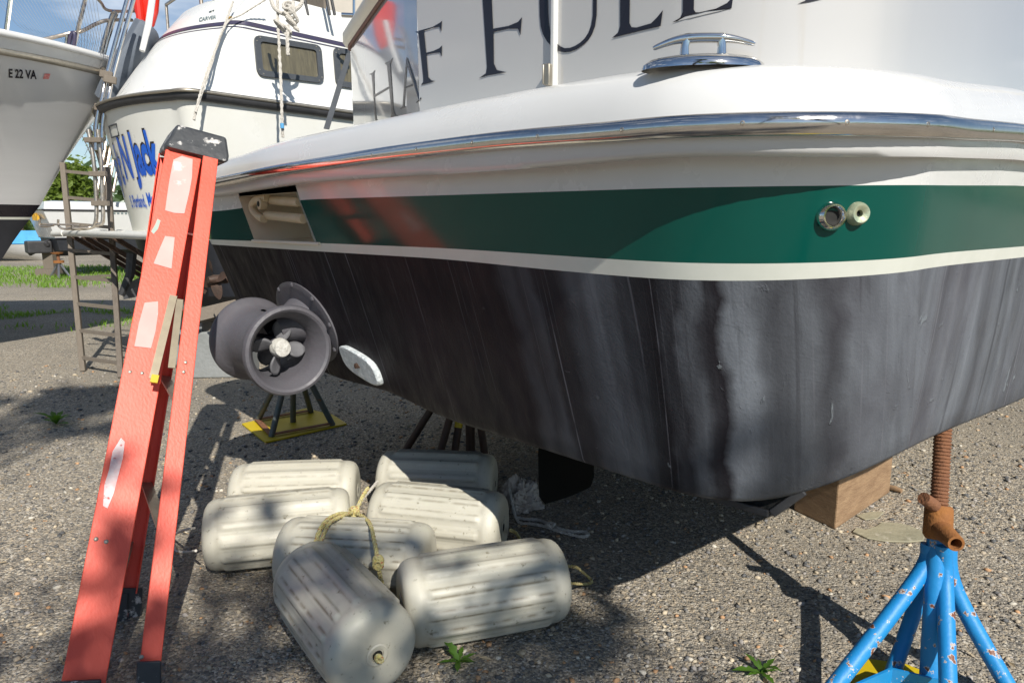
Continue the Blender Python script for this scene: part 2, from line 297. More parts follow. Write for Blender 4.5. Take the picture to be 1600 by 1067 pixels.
# antifouling: streaks run down the hull (UV: x along the hull in metres, y = height)
def bottom_mat():
    m = bpy.data.materials.new('streaked_bottom_paint'); m.use_nodes = True; nt = m.node_tree; n = nt.nodes; b = n['Principled BSDF']; L = nt.links
    uv = n.new('ShaderNodeUVMap'); uv.uv_map = 'UVMap'
    def noi(sx, sy, sc=1, det=6, off=0, dist=0):
        mp = n.new('ShaderNodeMapping'); mp.inputs['Scale'].default_value = (sx, sy, 1); mp.inputs['Location'].default_value = (off, off * .7, 0); L.new(uv.outputs['UV'], mp.inputs['Vector'])
        v = n.new('ShaderNodeTexNoise'); v.inputs['Scale'].default_value = sc; v.inputs['Detail'].default_value = det; v.inputs['Roughness'].default_value = .55; v.inputs['Distortion'].default_value = dist
        L.new(mp.outputs['Vector'], v.inputs['Vector']); return v.outputs['Fac']
    def mr(src, a, c, d=0, e=1):
        q = n.new('ShaderNodeMapRange'); q.inputs['From Min'].default_value = a; q.inputs['From Max'].default_value = c; q.inputs['To Min'].default_value = d; q.inputs['To Max'].default_value = e; L.new(src, q.inputs['Value']); return q.outputs['Result']
    def mul(a, c):
        q = n.new('ShaderNodeMath'); q.operation = 'MULTIPLY'
        for i, x in enumerate((a, c)):
            if isinstance(x, float): q.inputs[i].default_value = x
            else: L.new(x, q.inputs[i])
        return q.outputs[0]
    def mix(f, A, B):
        k = n.new('ShaderNodeMix'); k.data_type = 'RGBA'
        for s, x in (('Factor', f), ('A', A), ('B', B)):
            if isinstance(x, (tuple, float)): k.inputs[s].default_value = x
            else: L.new(x, k.inputs[s])
        return k.outputs['Result']
    sep = n.new('ShaderNodeSeparateXYZ'); L.new(uv.outputs['UV'], sep.inputs[0])
    def add(a_, c_, k=1.0):
        q = n.new('ShaderNodeMath'); q.operation = 'MULTIPLY_ADD'; L.new(c_, q.inputs[0]); q.inputs[1].default_value = k
        L.new(a_, q.inputs[2]); return q.outputs[0]
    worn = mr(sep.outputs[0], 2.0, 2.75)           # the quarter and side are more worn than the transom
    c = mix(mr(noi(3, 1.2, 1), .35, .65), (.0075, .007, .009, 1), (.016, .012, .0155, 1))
    # streak stains and broader pale and dark bands at their places along the hull, wavering a little on the way down
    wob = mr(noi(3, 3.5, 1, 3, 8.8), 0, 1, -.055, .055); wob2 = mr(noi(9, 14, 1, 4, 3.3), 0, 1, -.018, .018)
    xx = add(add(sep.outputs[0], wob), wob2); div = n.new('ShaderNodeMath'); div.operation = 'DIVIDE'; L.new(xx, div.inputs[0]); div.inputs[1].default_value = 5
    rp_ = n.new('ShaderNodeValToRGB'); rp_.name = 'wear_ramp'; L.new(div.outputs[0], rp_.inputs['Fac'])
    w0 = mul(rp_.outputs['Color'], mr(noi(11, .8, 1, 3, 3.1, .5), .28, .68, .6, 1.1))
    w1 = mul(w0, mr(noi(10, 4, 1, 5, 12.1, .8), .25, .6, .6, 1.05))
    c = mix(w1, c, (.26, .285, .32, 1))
    thin = mr(noi(60, .45, 1, 2, 1.7), .645, .72); gate = mr(noi(4.2, .25, 1, 2, 5.5), .44, .58); brk = mr(noi(40, 7, 1, 4, 14.2), .32, .5)
    c = mix(mul(mul(mul(thin, gate), brk), .6), c, (.24, .24, .27, 1))
    fine = mr(noi(120, 1.0, 1, 2, 7.7), .66, .74)
    c = mix(mul(mul(fine, brk), .30), c, (.15, .15, .17, 1))
    dk = mr(noi(26, .8, 1, 4, 9.2, .6), .60, .70)
    c = mix(mul(mul(dk, worn), .45), c, (.014, .012, .015, 1))
    chip = mr(noi(11, 9, 1, 7, 2.2, 1.2), .665, .69)
    c = mix(mul(mul(chip, worn), .7), c, (.20, .225, .24, 1))
    pur = mr(noi(1.6, 1.2, 1, 4, 21.0), .5, .7)
    c = mix(mul(pur, .4), c, (.030, .018, .026, 1))
    L.new(c, b.inputs['Base Color'])
    L.new(mr(noi(20, 8, 1), .3, .7, .42, .72), b.inputs['Roughness'])
    b.inputs['Specular IOR Level'].default_value = .13
    grain = noi(170, 130, 1, 4, 6.1); lump = mr(noi(7, 6, 1, 5, 4.4, 1.6), .56, .74); edge = mr(noi(11, 9, 1, 7, 2.2, 1.2), .64, .69); roll = noi(38, 20, 1, 6, 17.0, .6)
    hh = add(add(add(mul(roll, .22), grain, .16), mul(lump, worn), .15), mul(edge, worn), .35)
    bu = n.new('ShaderNodeBump'); bu.inputs['Distance'].default_value = .010; bu.inputs['Strength'].default_value = .5; L.new(hh, bu.inputs['Height']); L.new(bu.outputs['Normal'], b.inputs['Normal'])
    return m
BOTTOM = bottom_mat()
# ================================================================== GROUND
g = MB(); n_ = 60
xs = [-600, -200, -80, -40, -20, -10, -5, 0, 5, 10, 20, 40, 80, 200, 600]
g.grid([[(x, y, 0) for x in xs] for y in xs])
ground = tag(g.build('ground', GRAV, smooth=False), kind='structure')
def grass_patch(name, poly_fn, count, hmin, hmax, seed):
    r = random.Random(seed); m = MB()
    for i in range(count):
        p = poly_fn(r)
        if p is None: continue
        h = r.uniform(hmin, hmax); a = r.uniform(0, 6.28); wd = h * .10
        d = Vector((math.cos(a), math.sin(a), 0)); s = Vector((-d.y, d.x, 0)) * wd; b = Vector((p[0], p[1], 0))
        m.v += [b - s, b + s, b + s * .7 + d * h * .25 + Vector((0, 0, h * .6)), b + d * h * .6 + Vector((0, 0, h))]
        k = len(m.v); m.f += [[k - 4, k - 3, k - 2, k - 1]]
    return tag(m.build(name, GRASSM, smooth=False), kind='stuff')
def turf(r):
    x = r.uniform(-19, 3); y = 11.9 + r.random() ** 1.3 * 8
    e = 12.6 + .5 * math.sin(x * 1.7) + .35 * math.sin(x * 4.1)
    if y < e and r.random() > .18: return None
    if y > 17.6 + .4 * math.sin(x): return None
    return (x, y)
tag(grass_patch('grass', turf, 42000, .03, .10, 3), 'strip of short bright green grass beyond the gravel yard', 'grass')
def tufts(r):
    x = r.uniform(-8.5, -2.2); y = r.gauss(8.2, .45)
    if mnoise.noise(Vector((x * 1.3, y * 1.3, 0))) < .08: return None
    return (x, y)
tag(grass_patch('grass_patch', tufts, 9000, .02, .07, 5), 'thin grass growing through the gravel behind the wooden ladder', 'grass')
# loose pebbles on top of the gravel
def pebbles():
    ico = bmesh.new(); bmesh.ops.create_icosphere(ico, subdivisions=1, radius=1); bv = np.array([v.co[:] for v in ico.verts]); bf = np.array([[v.index for v in f.verts] for f in ico.faces]); ico.free()
    rs = np.random.RandomState(11); n = 24000
    d = .95 + rs.rand(n) ** 1.7 * 5.5; ang = (rs.rand(n) - .5) * 1.6
    X = np.sin(ang) * d; Y = np.cos(ang) * d
    size = .0022 + .0058 * rs.rand(n) ** 2.6; size *= (.8 + .16 * d)
    sc = np.stack([size * (1 + .5 * rs.rand(n)), size * (.7 + .4 * rs.rand(n)), size * (.45 + .3 * rs.rand(n))], 1)
    a = rs.rand(n) * 6.28; ca, sa = np.cos(a), np.sin(a)
    loc = bv[None] * sc[:, None] * (1 + .22 * rs.randn(n, len(bv), 1))
    vx = loc[..., 0] * ca[:, None] - loc[..., 1] * sa[:, None] + X[:, None]; vy = loc[..., 0] * sa[:, None] + loc[..., 1] * ca[:, None] + Y[:, None]
    vz = loc[..., 2] + (sc[:, 2] * .45)[:, None]
    vs = np.stack([vx, vy, vz], -1).reshape(-1, 3); nb = len(bv)
    fs = (bf[None] + (np.arange(n) * nb)[:, None, None]).reshape(-1, 3)
    me = bpy.data.meshes.new('pebbles'); me.vertices.add(len(vs)); me.vertices.foreach_set('co', vs.ravel())
    me.loops.add(fs.size); me.loops.foreach_set('vertex_index', fs.ravel().astype(np.int32)); me.polygons.add(len(fs))
    me.polygons.foreach_set('loop_start', np.arange(0, fs.size, 3, dtype=np.int32)); me.update(calc_edges=True); me.shade_smooth()
    pal = np.array([(.10, .10, .10), (.17, .165, .16), (.25, .23, .20), (.36, .30, .22), (.50, .42, .30), (.46, .27, .14), (.52, .48, .40), (.34, .31, .28)])
    col = pal[rs.choice(len(pal), n, p=[.14, .2, .2, .15, .12, .06, .05, .08])] * (.8 + .4 * rs.rand(n, 1))
    ca_ = me.color_attributes.new('stone', 'FLOAT_COLOR', 'POINT'); ca_.data.foreach_set('color', np.concatenate([np.repeat(col, nb, 0), np.ones((n * nb, 1))], 1).ravel())
    m = mat('loose_stone', (.2, .2, .2), .8, bump=(200, .3)); nt = m.node_tree; at_ = nt.nodes.new('ShaderNodeAttribute'); at_.attribute_name = 'stone'
    nt.links.new(at_.outputs['Color'], nt.nodes['Principled BSDF'].inputs['Base Color']); me.materials.append(m)
    o = bpy.data.objects.new('pebbles', me); COL.objects.link(o); tag(o, 'loose brown and grey pebbles scattered over the gravel yard', 'pebbles', kind='stuff')
pebbles()
def litter():
    r = random.Random(41); m = MB()
    for i in range(260):
        d = 1.0 + r.random() ** 1.4 * 6; a = r.uniform(-.8, .8); c = Vector((math.sin(a) * d, math.cos(a) * d, .006)); t = r.uniform(0, 6.28); l_ = r.uniform(.006, .022); w_ = l_ * r.uniform(.15, .4); x = Vector((math.cos(t), math.sin(t), r.uniform(-.2, .3))); y = Vector((-math.sin(t), math.cos(t), r.uniform(-.3, .3)))
        k = len(m.v); m.v += [c - x * l_, c + y * w_ + Vector((0, 0, .003)), c + x * l_, c - y * w_]; m.f.append([k, k + 1, k + 2, k + 3])
    tag(m.build('dry_litter', mat('dry_leaf', (.36, .24, .11), .8, var=(3, (.52, .44, .30), 2)), None, smooth=False), 'dry leaf scraps and wood chips strewn over the gravel', 'litter', kind='stuff')
litter()

# ================================================================== GREEN AND BLACK BOAT
boat = thing('motor_boat', bp(1.2, 1.3, 0), 'white motor boat with green band and streaked black bottom, large black lettering on its stern', 'boat')
VB = 2.98; RC = .36; RP = .22
SU = [8.6, 8.3, 7.8, 7, 6, 5, 4.2, 3.5, 3.0, 2.6, 2.3, 2.0, 1.8, 1.6, 1.4, 1.25, 1.1, .95, .8, .7, .6, .5, .42]
AFTV = [.42, .46, .5, .55, .6, .66, .72, .8, .88, .96, 1.04, 1.12, 1.2, 1.3, 1.4, 1.5, 1.6, 1.66, 1.725, 1.78, 1.85, 1.95, 2.05, 2.15, 2.235, 2.28, 2.32, 2.4, 2.5, 2.6, 2.68]
NARC = 16
def taper(u): return 0 if u < 3 else ((u - 3) / 5.6) ** 2.2
def ring(a, b, zf, sx, sz, corner=0.0, wave=0.0):
    """one closed plan outline of the hull; a, b = inset of stern and side"""
    P = []; HB = VB / 2
    def zs(u): return interp(sx, sz, u)
    for u in SU: P.append(bp(max(u, a + RC), b + (HB - b) * taper(u), zs(u)))
    for k in range(1, NARC):
        t = k / NARC; an = t * math.pi / 2; s = t * t * (3 - 2 * t)
        z = lerp(zs(RC), zf, s) + corner * math.sin(math.pi * t) + wave * math.sin(t * 9)
        P.append(bp(a + RC - RC * math.sin(an), b + RC - RC * math.cos(an), z))
    for v in AFTV:
        bumpw = interp([1.4, 1.6, 2.3, 2.5], [0, 1, 1, 0], v); vv = v + .6 * (zf - 1.06) * bumpw if zf > 1.03 else v - .018 * bumpw
        P.append(bp(a, max(vv, b + RC), zf))
    for k in range(1, 9):
        t = k / 9; an = t * math.pi / 2; s = t * t * (3 - 2 * t)
        P.append(bp(a + RP - RP * math.cos(an), VB - b - RP + RP * math.sin(an), lerp(zf, zs(RP), s)))
    for u in SU[::-1]: P.append(bp(max(u, a + RP), VB - b - (HB - b) * taper(u), zs(u)))
    return P
I_A = len(SU) + NARC - 1                                       # first index of the stern run
RI0 = I_A + AFTV.index(1.725); RI1 = I_A + AFTV.index(2.235)   # recess between these
def arclen(P):
    L = [0.0]
    for i in range(1, len(P)): L.append(L[-1] + (P[i].xy - P[i - 1].xy).length)
    return L
def s_of(P, L, px, py):
    r = sight(px, py); best = None
    for i in range(len(P) - 1):
        d = P[i + 1] - P[i]; den = r.x * d.y - r.y * d.x
        if abs(den) < 1e-9: continue
        t = (P[i].x * d.y - P[i].y * d.x) / den; q = (P[i].x * r.y - P[i].y * r.x) / den
        if t > 0 and -1e-4 <= q <= 1.0001 and (best is None or t < best[0]): best = (t, L[i] + q * (L[i + 1] - L[i]))
    return best[1], EYE + r.z * best[0]
def fit(a, b, obs, fwd, width=.10, zz=1.1):
    """outline at inset a, b whose height along the hull follows measured points; fwd = height at the stem"""
    P = ring(a, b, zz, [0, 9], [zz, zz]); L = arclen(P); k = sorted(s_of(P, L, *o) for o in obs)
    xs = [q[0] for q in k]; ys = [q[1] for q in k]; i0 = I_A + len(AFTV) - 1
    sl = (ys[0] - ys[1]) / max(.2, xs[1] - xs[0])
    def raw(s_):
        if s_ < xs[0]: return lerp(ys[0] + min(.06, max(-.03, sl * .5)) * (xs[0] - s_) / xs[0] * 2, fwd, ((xs[0] - s_) / xs[0]) ** 1.5)
        return interp(xs, ys, s_)
    out = []
    for i, p in enumerate(P):
        s_ = L[i]
        if i > i0 + 9:      # port side mirrors the starboard side
            s_ = max(0, L[-1] - L[i])
            z = min(raw(s_), 9) if s_ < xs[0] else lerp(raw(xs[0]), ys[-1], min(1, (s_ - xs[0]) / max(.1, L[-1] - L[i0] - xs[0])))
        else:
            w_ = [math.exp(-(j * .4) ** 2 / 2) for j in range(-6, 7)]; z = sum(wq * raw(s_ + j * .4 * width) for wq, j in zip(w_, range(-6, 7))) / sum(w_)
        out.append(Vector((p.x, p.y, z)))
    return out
O = dict(
 rt=[(345, 280), (450, 258), (600, 232), (800, 208), (980, 196), (1130, 187), (1300, 187), (1450, 190), (1600, 200)],
 rb=[(345, 292), (450, 272), (600, 252), (800, 228), (980, 217), (1130, 208), (1300, 208), (1450, 212), (1600, 217)],
 lip=[(345, 305), (480, 285), (700, 272), (850, 262), (980, 250), (1130, 242), (1220, 248), (1340, 246), (1450, 246), (1600, 250)],
 gt=[(345, 330), (470, 312), (700, 305), (980, 296), (1130, 293), (1300, 291), (1450, 290), (1600, 290)],
 st=[(345, 375), (500, 380), (700, 388), (850, 398), (1000, 408), (1130, 413), (1300, 410), (1450, 397), (1600, 385)],
 sb=[(345, 383), (500, 393), (700, 405), (850, 421), (1000, 434), (1130, 440), (1220, 439), (1300, 433), (1450, 418), (1600, 402)],
 cr=[(400, 240), (450, 218), (555, 196), (700, 165), (870, 132), (1000, 112), (1100, 104), (1200, 102), (1300, 109), (1450, 125), (1600, 139)],
 bt=[(460, 556), (520, 585), (605, 606), (690, 648), (840, 694), (1000, 745), (1100, 772), (1160, 781), (1210, 778), (1260, 762), (1390, 706), (1470, 672), (1600, 620)])
rg = {}
rg['rail_top'] = fit(.004, .004, O['rt'], 1.72); rg['rail_bot'] = fit(.006, .004, O['rb'], 1.67)
rg['lip_bot'] = fit(.016, .008, O['lip'], 1.60, .07)
rg['lip_out'] = [p.lerp(q, .7) for p, q in zip(fit(.006, .004, O['rb'], 1.67), fit(.006, .004, O['lip'], 1.6))]
lu = fit(.068, .030, O['lip'], 1.60, .07, 1.207); rg['lip_under'] = [Vector((p.x, p.y, q.z + .004)) for p, q in zip(lu, rg['lip_bot'])]
rg['green_top'] = fit(.070, .034, O['gt'], 1.5, .1, 1.168); rg['str_top'] = fit(.084, .046, O['st'], 1.05, .1, 1.035); rg['str_bot'] = fit(.092, .052, O['sb'], 1.02, .1, 1.006)
crest = fit(.062, .058, O['cr'], 1.85, .14)
def strip(name, keys, m, skip=None, flush=0):
    b = MB(); b.grid([rg[k] if isinstance(k, str) else k for k in keys])
    if skip:
        K = len(rg['str_top']); b.f = [f for f in b.f if not (min(i % K for i in f) >= skip[0] and max(i % K for i in f) <= skip[1])]
    return b.build(name, m, boat)
strip('topside', ['lip_under', 'green_top'], GEL, (RI0, RI1))
gr_mid = [p.lerp(q, .5) for p, q in zip(rg['green_top'], rg['str_top'])]
strip('green_band', ['green_top', gr_mid, 'str_top'], GREEN, (RI0, RI1))
strip('boot_stripe', ['str_top', 'str_bot'], STRIPE)
# bottom, with UV that follows the run of the paint
b = MB(); rows = [rg['str_bot']]; uvz = [1.006]
ra, rb_, rz = .092, .052, 1.006
bedge = fit(.245, .088, O['bt'], 1.0, .06, .557)
for k in range(1, 11):
    t = k / 10; a = lerp(.094, .245, t); bb = lerp(.054, .088, t ** 1.4); P = ring(a, bb, lerp(1.004, .557, t), [0, 9], [1, 1])
    rows.append([Vector((p.x, p.y, lerp(q.z - .002, e_.z, t))) for p, q, e_ in zip(P, rg['str_bot'], bedge)]); uvz.append(lerp(1.004, .557, t))
for da, db, dz in ((.008, .008, .012), (.025, .022, .02), (.05, .05, .024), (.5, .5, .05), (1.2, 1.0, .12)):
    P = ring(.245 + da, .088 + db, .557, [0, 9], [1, 1]); rows.append([Vector((p.x, p.y, e_.z - dz)) for p, e_ in zip(P, bedge)]); uvz.append(.557 - da)
b.grid(rows); K = len(rows[0])
L_ = [0]
for i in range(1, K): L_.append(L_[-1] + (rows[0][i] - rows[0][i - 1]).length)
Lp = L_[I_A + len(AFTV) - 1]
b.uv = [(Lp - L_[j] + .34, uvz[i]) for i in range(len(rows)) for j in range(K)]
b.f.append([(len(rows) - 1) * K + j for j in range(K)])
rows_bot = rows
def run_at(px, py):       # distance along the hull where that line of sight meets the bottom
    P = rows[max(1, min(10, round((py - 420) / 34)))]; Lq = arclen(P); s_, _z = s_of(P, Lq, px, py)
    for i in range(len(Lq) - 1):
        if Lq[i] <= s_ <= Lq[i + 1]: f = (s_ - Lq[i]) / max(1e-6, Lq[i + 1] - Lq[i]); return lerp(Lp - L_[i], Lp - L_[i + 1], f) + .34
HULL_TONES = [(400, 0.0), (700, .02), (812, .03), (830, .30), (846, .12), (858, .34), (872, .06), (900, .10), (925, .42), (955, .55), (985, .40), (1015, .12), (1040, .03), (1058, .22), (1070, .08), (1088, .55), (1104, .45), (1118, .02), (1132, .05), (1150, .80), (1180, .70), (1196, .42), (1225, .30), (1262, .40), (1290, .22), (1310, .16), (1328, .52), (1380, .56), (1430, .50), (1470, .58), (1520, .50), (1596, .38)]  # tones along the hull: streak stains, a paler side, a dark band
ramp = BOTTOM.node_tree.nodes['wear_ramp'].color_ramp; st_ = sorted((run_at(x, 600) / 5, v_) for x, v_ in HULL_TONES)
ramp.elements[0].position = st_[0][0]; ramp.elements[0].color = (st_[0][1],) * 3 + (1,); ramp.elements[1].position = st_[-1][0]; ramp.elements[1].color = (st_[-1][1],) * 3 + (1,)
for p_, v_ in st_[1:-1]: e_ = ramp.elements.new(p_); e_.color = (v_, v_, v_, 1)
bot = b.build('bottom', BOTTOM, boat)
# a crack along the edge of the stripe paint and a trailing seam on the side
# gunwale
b = MB(); rr = [rg[k] for k in ('lip_under', 'lip_bot', 'lip_out', 'rail_bot', 'rail_top')]
for a, c, f in ((.010, .010, .30), (.022, .022, .62), (.038, .036, .85), (.062, .058, 1.0), (.095, .095, 1.01), (.20, .2, .9), (.5, .5, .8)):
    P = ring(a, c, 1.3, [0, 9], [1.3, 1.3]); rr.append([Vector((p.x, p.y, lerp(q.z, c_.z, f))) for p, q, c_ in zip(P, rg['rail_top'], crest)])
b.grid(rr); K = len(rr[0]); b.f.append([(len(rr) - 1) * K + j for j in range(K)])
b.build('gunwale', GEL, boat, ang=55)
# polished rub rail following the gunwale
P = ring(-.006, -.006, 1.262, [0, 9], [1, 1]); rp = [Vector((p.x, p.y, (q.z + w_.z) / 2)) for p, q, w_ in zip(P, rg['rail_top'], rg['rail_bot'])]; rp = rp[2:-2]
b = MB(); b.tube(rp, .0175, 12, flat=.7, roll=(0, 0, 1)); rail = b.build('rub_rail', CHROME, boat)
def rail_screw(px, py):
    best = min(rp, key=lambda p: abs(0))
    # nearest point of the rail to that line of sight
    d = sight(px, py).normalized(); e = Vector((0, 0, EYE)); bd = 9
    for i in range(len(rp) - 1):
        for j in range(12):
            p = rp[i].lerp(rp[i + 1], j / 12); q = (p - e); dist = (q - d * q.dot(d)).length
            if dist < bd: bd = dist; best = p; tv = (rp[i + 1] - rp[i]).normalized()
    nrm = tv.cross(Vector((0, 0, 1))).normalized()
    if nrm.dot(e - best) < 0: nrm = -nrm
    return best, nrm
for px, py in ((588, 242), (657, 232), (743, 222), (846, 209), (976, 201), (1160, 195), (1317, 194), (1437, 199), (1541, 203)):
    p, nr = rail_screw(px, py); b = MB(); b.lathe(p + nr * .0105, nr, [(0, .0042), (.0018, .004), (.0022, .0018), (.0008, .001)], 12, cap=False); b.build('screw', STEEL, rail)
# recess with the folded boarding ladder
b = MB(); zt, zb2 = 1.204, 1.036
def rv(v, z): return v + .6 * (z - 1.06)
q = [bp(.079 if z < 1.1 else .066, rv(v, z), z) for v, z in ((1.725, zb2), (2.235, zb2), (2.235, zt), (1.725, zt))]
k = [bp(.30, rv(v, z), z) for v, z in ((1.76, zb2 + .012), (2.20, zb2 + .012), (2.20, zt), (1.76, zt))]
b.add(q + k, [[4, 5, 6, 7], [0, 4, 7, 3], [1, 2, 6, 5], [0, 1, 5, 4], [3, 7, 6, 2]]); rec = b.build('ladder_recess', CREAM, boat, smooth=False)
b = MB(); b.tube([bp(.081, rv(v, 1.036), 1.036) for v in (1.70, 1.85, 2.0, 2.15, 2.26)], .006, 8); b.build('recess_lip', CREAM, rec)
for z, u0, v0, v1 in ((1.176, .10, 1.86, 2.16), (1.120, .085, 1.80, 2.13)):
    b = MB(); A, B = bp(u0, v0, z - .004), bp(u0 + .01, v1, z + .012); b.tube([A, A.lerp(B, .02), A.lerp(B, .98), B], [.014, .0165, .0165, .014], 14); b.build('folded_ladder_tube', CREAMP, rec)
b = MB(); b.tube(smooth_path([bp(.09, 2.10, 1.192), bp(.085, 2.19, 1.188), bp(.085, 2.235, 1.165), bp(.085, 2.2, 1.135), bp(.08, 2.12, 1.118)], 6), .015, 12)
b.lathe(bp(.072, 2.13, 1.172), -U, [(-.02, .020), (.004, .020), (.006, .011), (-.004, .009)], 18); b.build('folded_ladder_hinge', CREAMP, rec)
b = MB(); b.lathe(bp(.066, 2.13, 1.172), -U, [(0, .010), (.002, .009)], 14); b.build('hinge_pin_hole', DARKHOLE, rec)
# ---------------- stern wall with its lettering
WALL = [(5.0, .12)] + [(u, .12) for u in (3, 2, 1.2, .8, .5)] 
WALL += [(.14 + .28 - .28 * math.sin(t), .12 + .28 - .28 * math.cos(t)) for t in [math.pi / 2 * k / 12 for k in range(1, 13)]]
WALL += [(.14, v) for v in (.5, .7, .9, 1.1, 1.188)]
NSPLIT = len(WALL)
WALL += [(.1435, 1.195), (.18, 1.31), (.26, 1.54), (.34, 1.77), (.42, 2.0), (.462, 2.12), (.485, 2.165), (.53, 2.19), (.7, 2.20), (1.2, 2.21), (5, 2.21)]
WZ0, WZ1 = 1.33, 1.80
def on_plan(pl, px, py, out=.0015):
    r = sight(px, py); best = None
    for i in range(len(pl) - 1):
        A = pl[i]; d = pl[i + 1] - pl[i]; den = r.x * d.y - r.y * d.x
        if abs(den) < 1e-9: continue
        t = (A.x * d.y - A.y * d.x) / den; s_ = (A.x * r.y - A.y * r.x) / den
        if t > 0 and -1e-4 <= s_ <= 1.0001 and (best is None or t < best[0]): best = (t, Vector((d.y, -d.x, 0)).normalized())
    if best is None: best = (1.9, -U)
    p = r * best[0] + Vector((0, 0, EYE)); nr = best[1]
    if nr.dot(r) > 0: nr = -nr
    return p + nr * out, nr
WALLP = [C0 + U * u + V * v for u, v in WALL]
def on_wall(px, py, out=.0015): return on_plan(WALLP, px, py, out)[0]
def wallmesh(pts, name, m, sm=True):
    b = MB(); b.grid([[bp(u, v, z) for u, v in pts] for z in (WZ0, WZ1)]); return b.build(name, m, boat, smooth=sm, ang=12)
wallmesh(WALL[:NSPLIT], 'stern_wall', WALLM); wallmesh(WALL[NSPLIT - 1:], 'stern_wing_panel', WALLM, False)
b = MB(); b.tube([bp(u, v, WZ1 + .012) for u, v in WALL], .034, 10, flat=.9); cap_ = b.build('wall_cap', CREAM, boat)
b = MB(); b.tube([bp(u - .006, v, WZ1 - .022) for u, v in WALL[5:-3]], .006, 6); b.build('cap_bead', BROWN, cap_)
b = MB(); b.tube([on_wall(x, y, .0) for x, y in ((556, 197), (580, 192), (610, 187), (640, 181), (655, 178), (690, 171))], .0022, 6); b.build('caulk_line', BROWN, boat)
LET = []
def z5(pts): return [(560 + x / 5.925, 20 + y / 5.925) for x, y in pts]
def z4(pts): return [(500 + x / 4, y / 4) for x, y in pts]
def z2(pts): return [(900 + x / 2.286, y / 2.286) for x, y in pts]
LET.append(('f', [z5([(530, 180), (600, 160), (690, 135), (760, 95), (778, 78), (772, 178), (752, 132), (700, 142), (612, 172), (632, 373), (700, 356), (752, 332), (778, 306), (776, 410), (758, 370), (700, 376), (635, 390), (652, 600), (678, 628), (715, 636), (650, 655), (582, 672), (604, 642), (604, 600), (562, 198)])]))
LET.append(('h', [z5([(100, 572), (130, 560), (158, 530), (146, 565), (152, 760), (285, 684), (288, 700), (152, 782), (166, 950), (176, 1010), (160, 1016), (126, 580)]), z5([(246, 468), (290, 452), (324, 415), (304, 460), (298, 480), (328, 900), (344, 942), (374, 962), (330, 968), (298, 986), (308, 950), (308, 900), (268, 490)])]))
LET.append(('a', [z5([(446, 430), (455, 425), (428, 868), (450, 873), (388, 895), (412, 868)]), z5([(450, 413), (460, 430), (588, 800), (552, 832), (535, 836), (562, 808), (446, 470)]), z5([(437, 690), (505, 662), (508, 676), (436, 702)])]))
LET.append(('f', [z4([(975, -120), (1075, -138), (1190, -165), (1272, -198), (1262, -75), (1238, -122), (1180, -118), (1073, -98), (1085, 182), (1180, 165), (1240, 140), (1265, 110), (1256, 224), (1240, 182), (1180, 182), (1088, 202), (1090, 400), (1108, 440), (1168, 454), (1050, 474), (995, 492), (1040, 460), (1046, 420), (1014, -88)])]))
LET.append(('u', [[(832, -36), (843, -30), (844, 25), (845.5, 42), (849, 54), (855, 65), (863, 74), (872, 80), (882, 82.5), (892, 81.5), (902, 77.5), (911, 71.5), (919, 64), (926, 54), (930.5, 42), (933, 25), (934, -44), (942, -52), (918, -47), (928, -40), (927, 25), (924.5, 40), (920, 52), (914, 61), (907, 67.5), (899, 72.5), (891, 75.5), (883, 76), (876, 73), (869, 67), (864, 59), (860, 49), (858, 38), (857, 22), (856, -34), (868, -43)]]))
LET.append(('l', [z2([(160, -148), (142, -158), (212, -172), (196, -156), (193, 85), (200, 99), (218, 100), (270, 85), (290, 65), (312, 38), (304, 95), (230, 112), (130, 137), (152, 118), (159, 95)])]))
LET.append(('l', [z2([(385, -162), (368, -172), (442, -186), (426, -170), (422, 36), (428, 46), (442, 46), (500, 33), (540, 13), (562, -12), (556, 32), (470, 52), (345, 82), (374, 65), (383, 45)])]))
LET.append(('t', [z2([(790, 16), (820, 4), (824, -195), (740, -180), (712, -150), (722, -205), (960, -250), (962, -195), (940, -218), (858, -202), (862, -6), (892, -4), (835, 9)])]))
for nm, polys in LET:
    b = MB()
    for poly in polys:
        dense = []
        for i in range(len(poly)):
            p, q = poly[i], poly[(i + 1) % len(poly)]; dense += [(lerp(p[0], q[0], t), lerp(p[1], q[1], t)) for t in (0, .5)]
        b.f.append(list(range(len(b.v), len(b.v) + len(dense)))); b.v += [on_wall(x, y) for x, y in dense]
    b.build('painted_letter', INK, boat, smooth=False)
b = MB(); s0 = on_wall(868, 128, .004); wd = (on_wall(872, 128) - on_wall(864, 128)).normalized()
b.box((s0 + Vector((0, 0, .16))), wd * .006, Vector((0, 0, .26)), U * .008); b.build('gate_edge_trim', GEL, boat, bevel=.003)
s0 = on_wall(865, 119, .01); b = MB(); b.box(s0, wd * .008, Vector((0, 0, .022)), U * .012); b.box(s0 - wd * .009, wd * .002, Vector((0, 0, .02)), U * .014); b.build('gate_hinge', ALU, boat, bevel=.002)
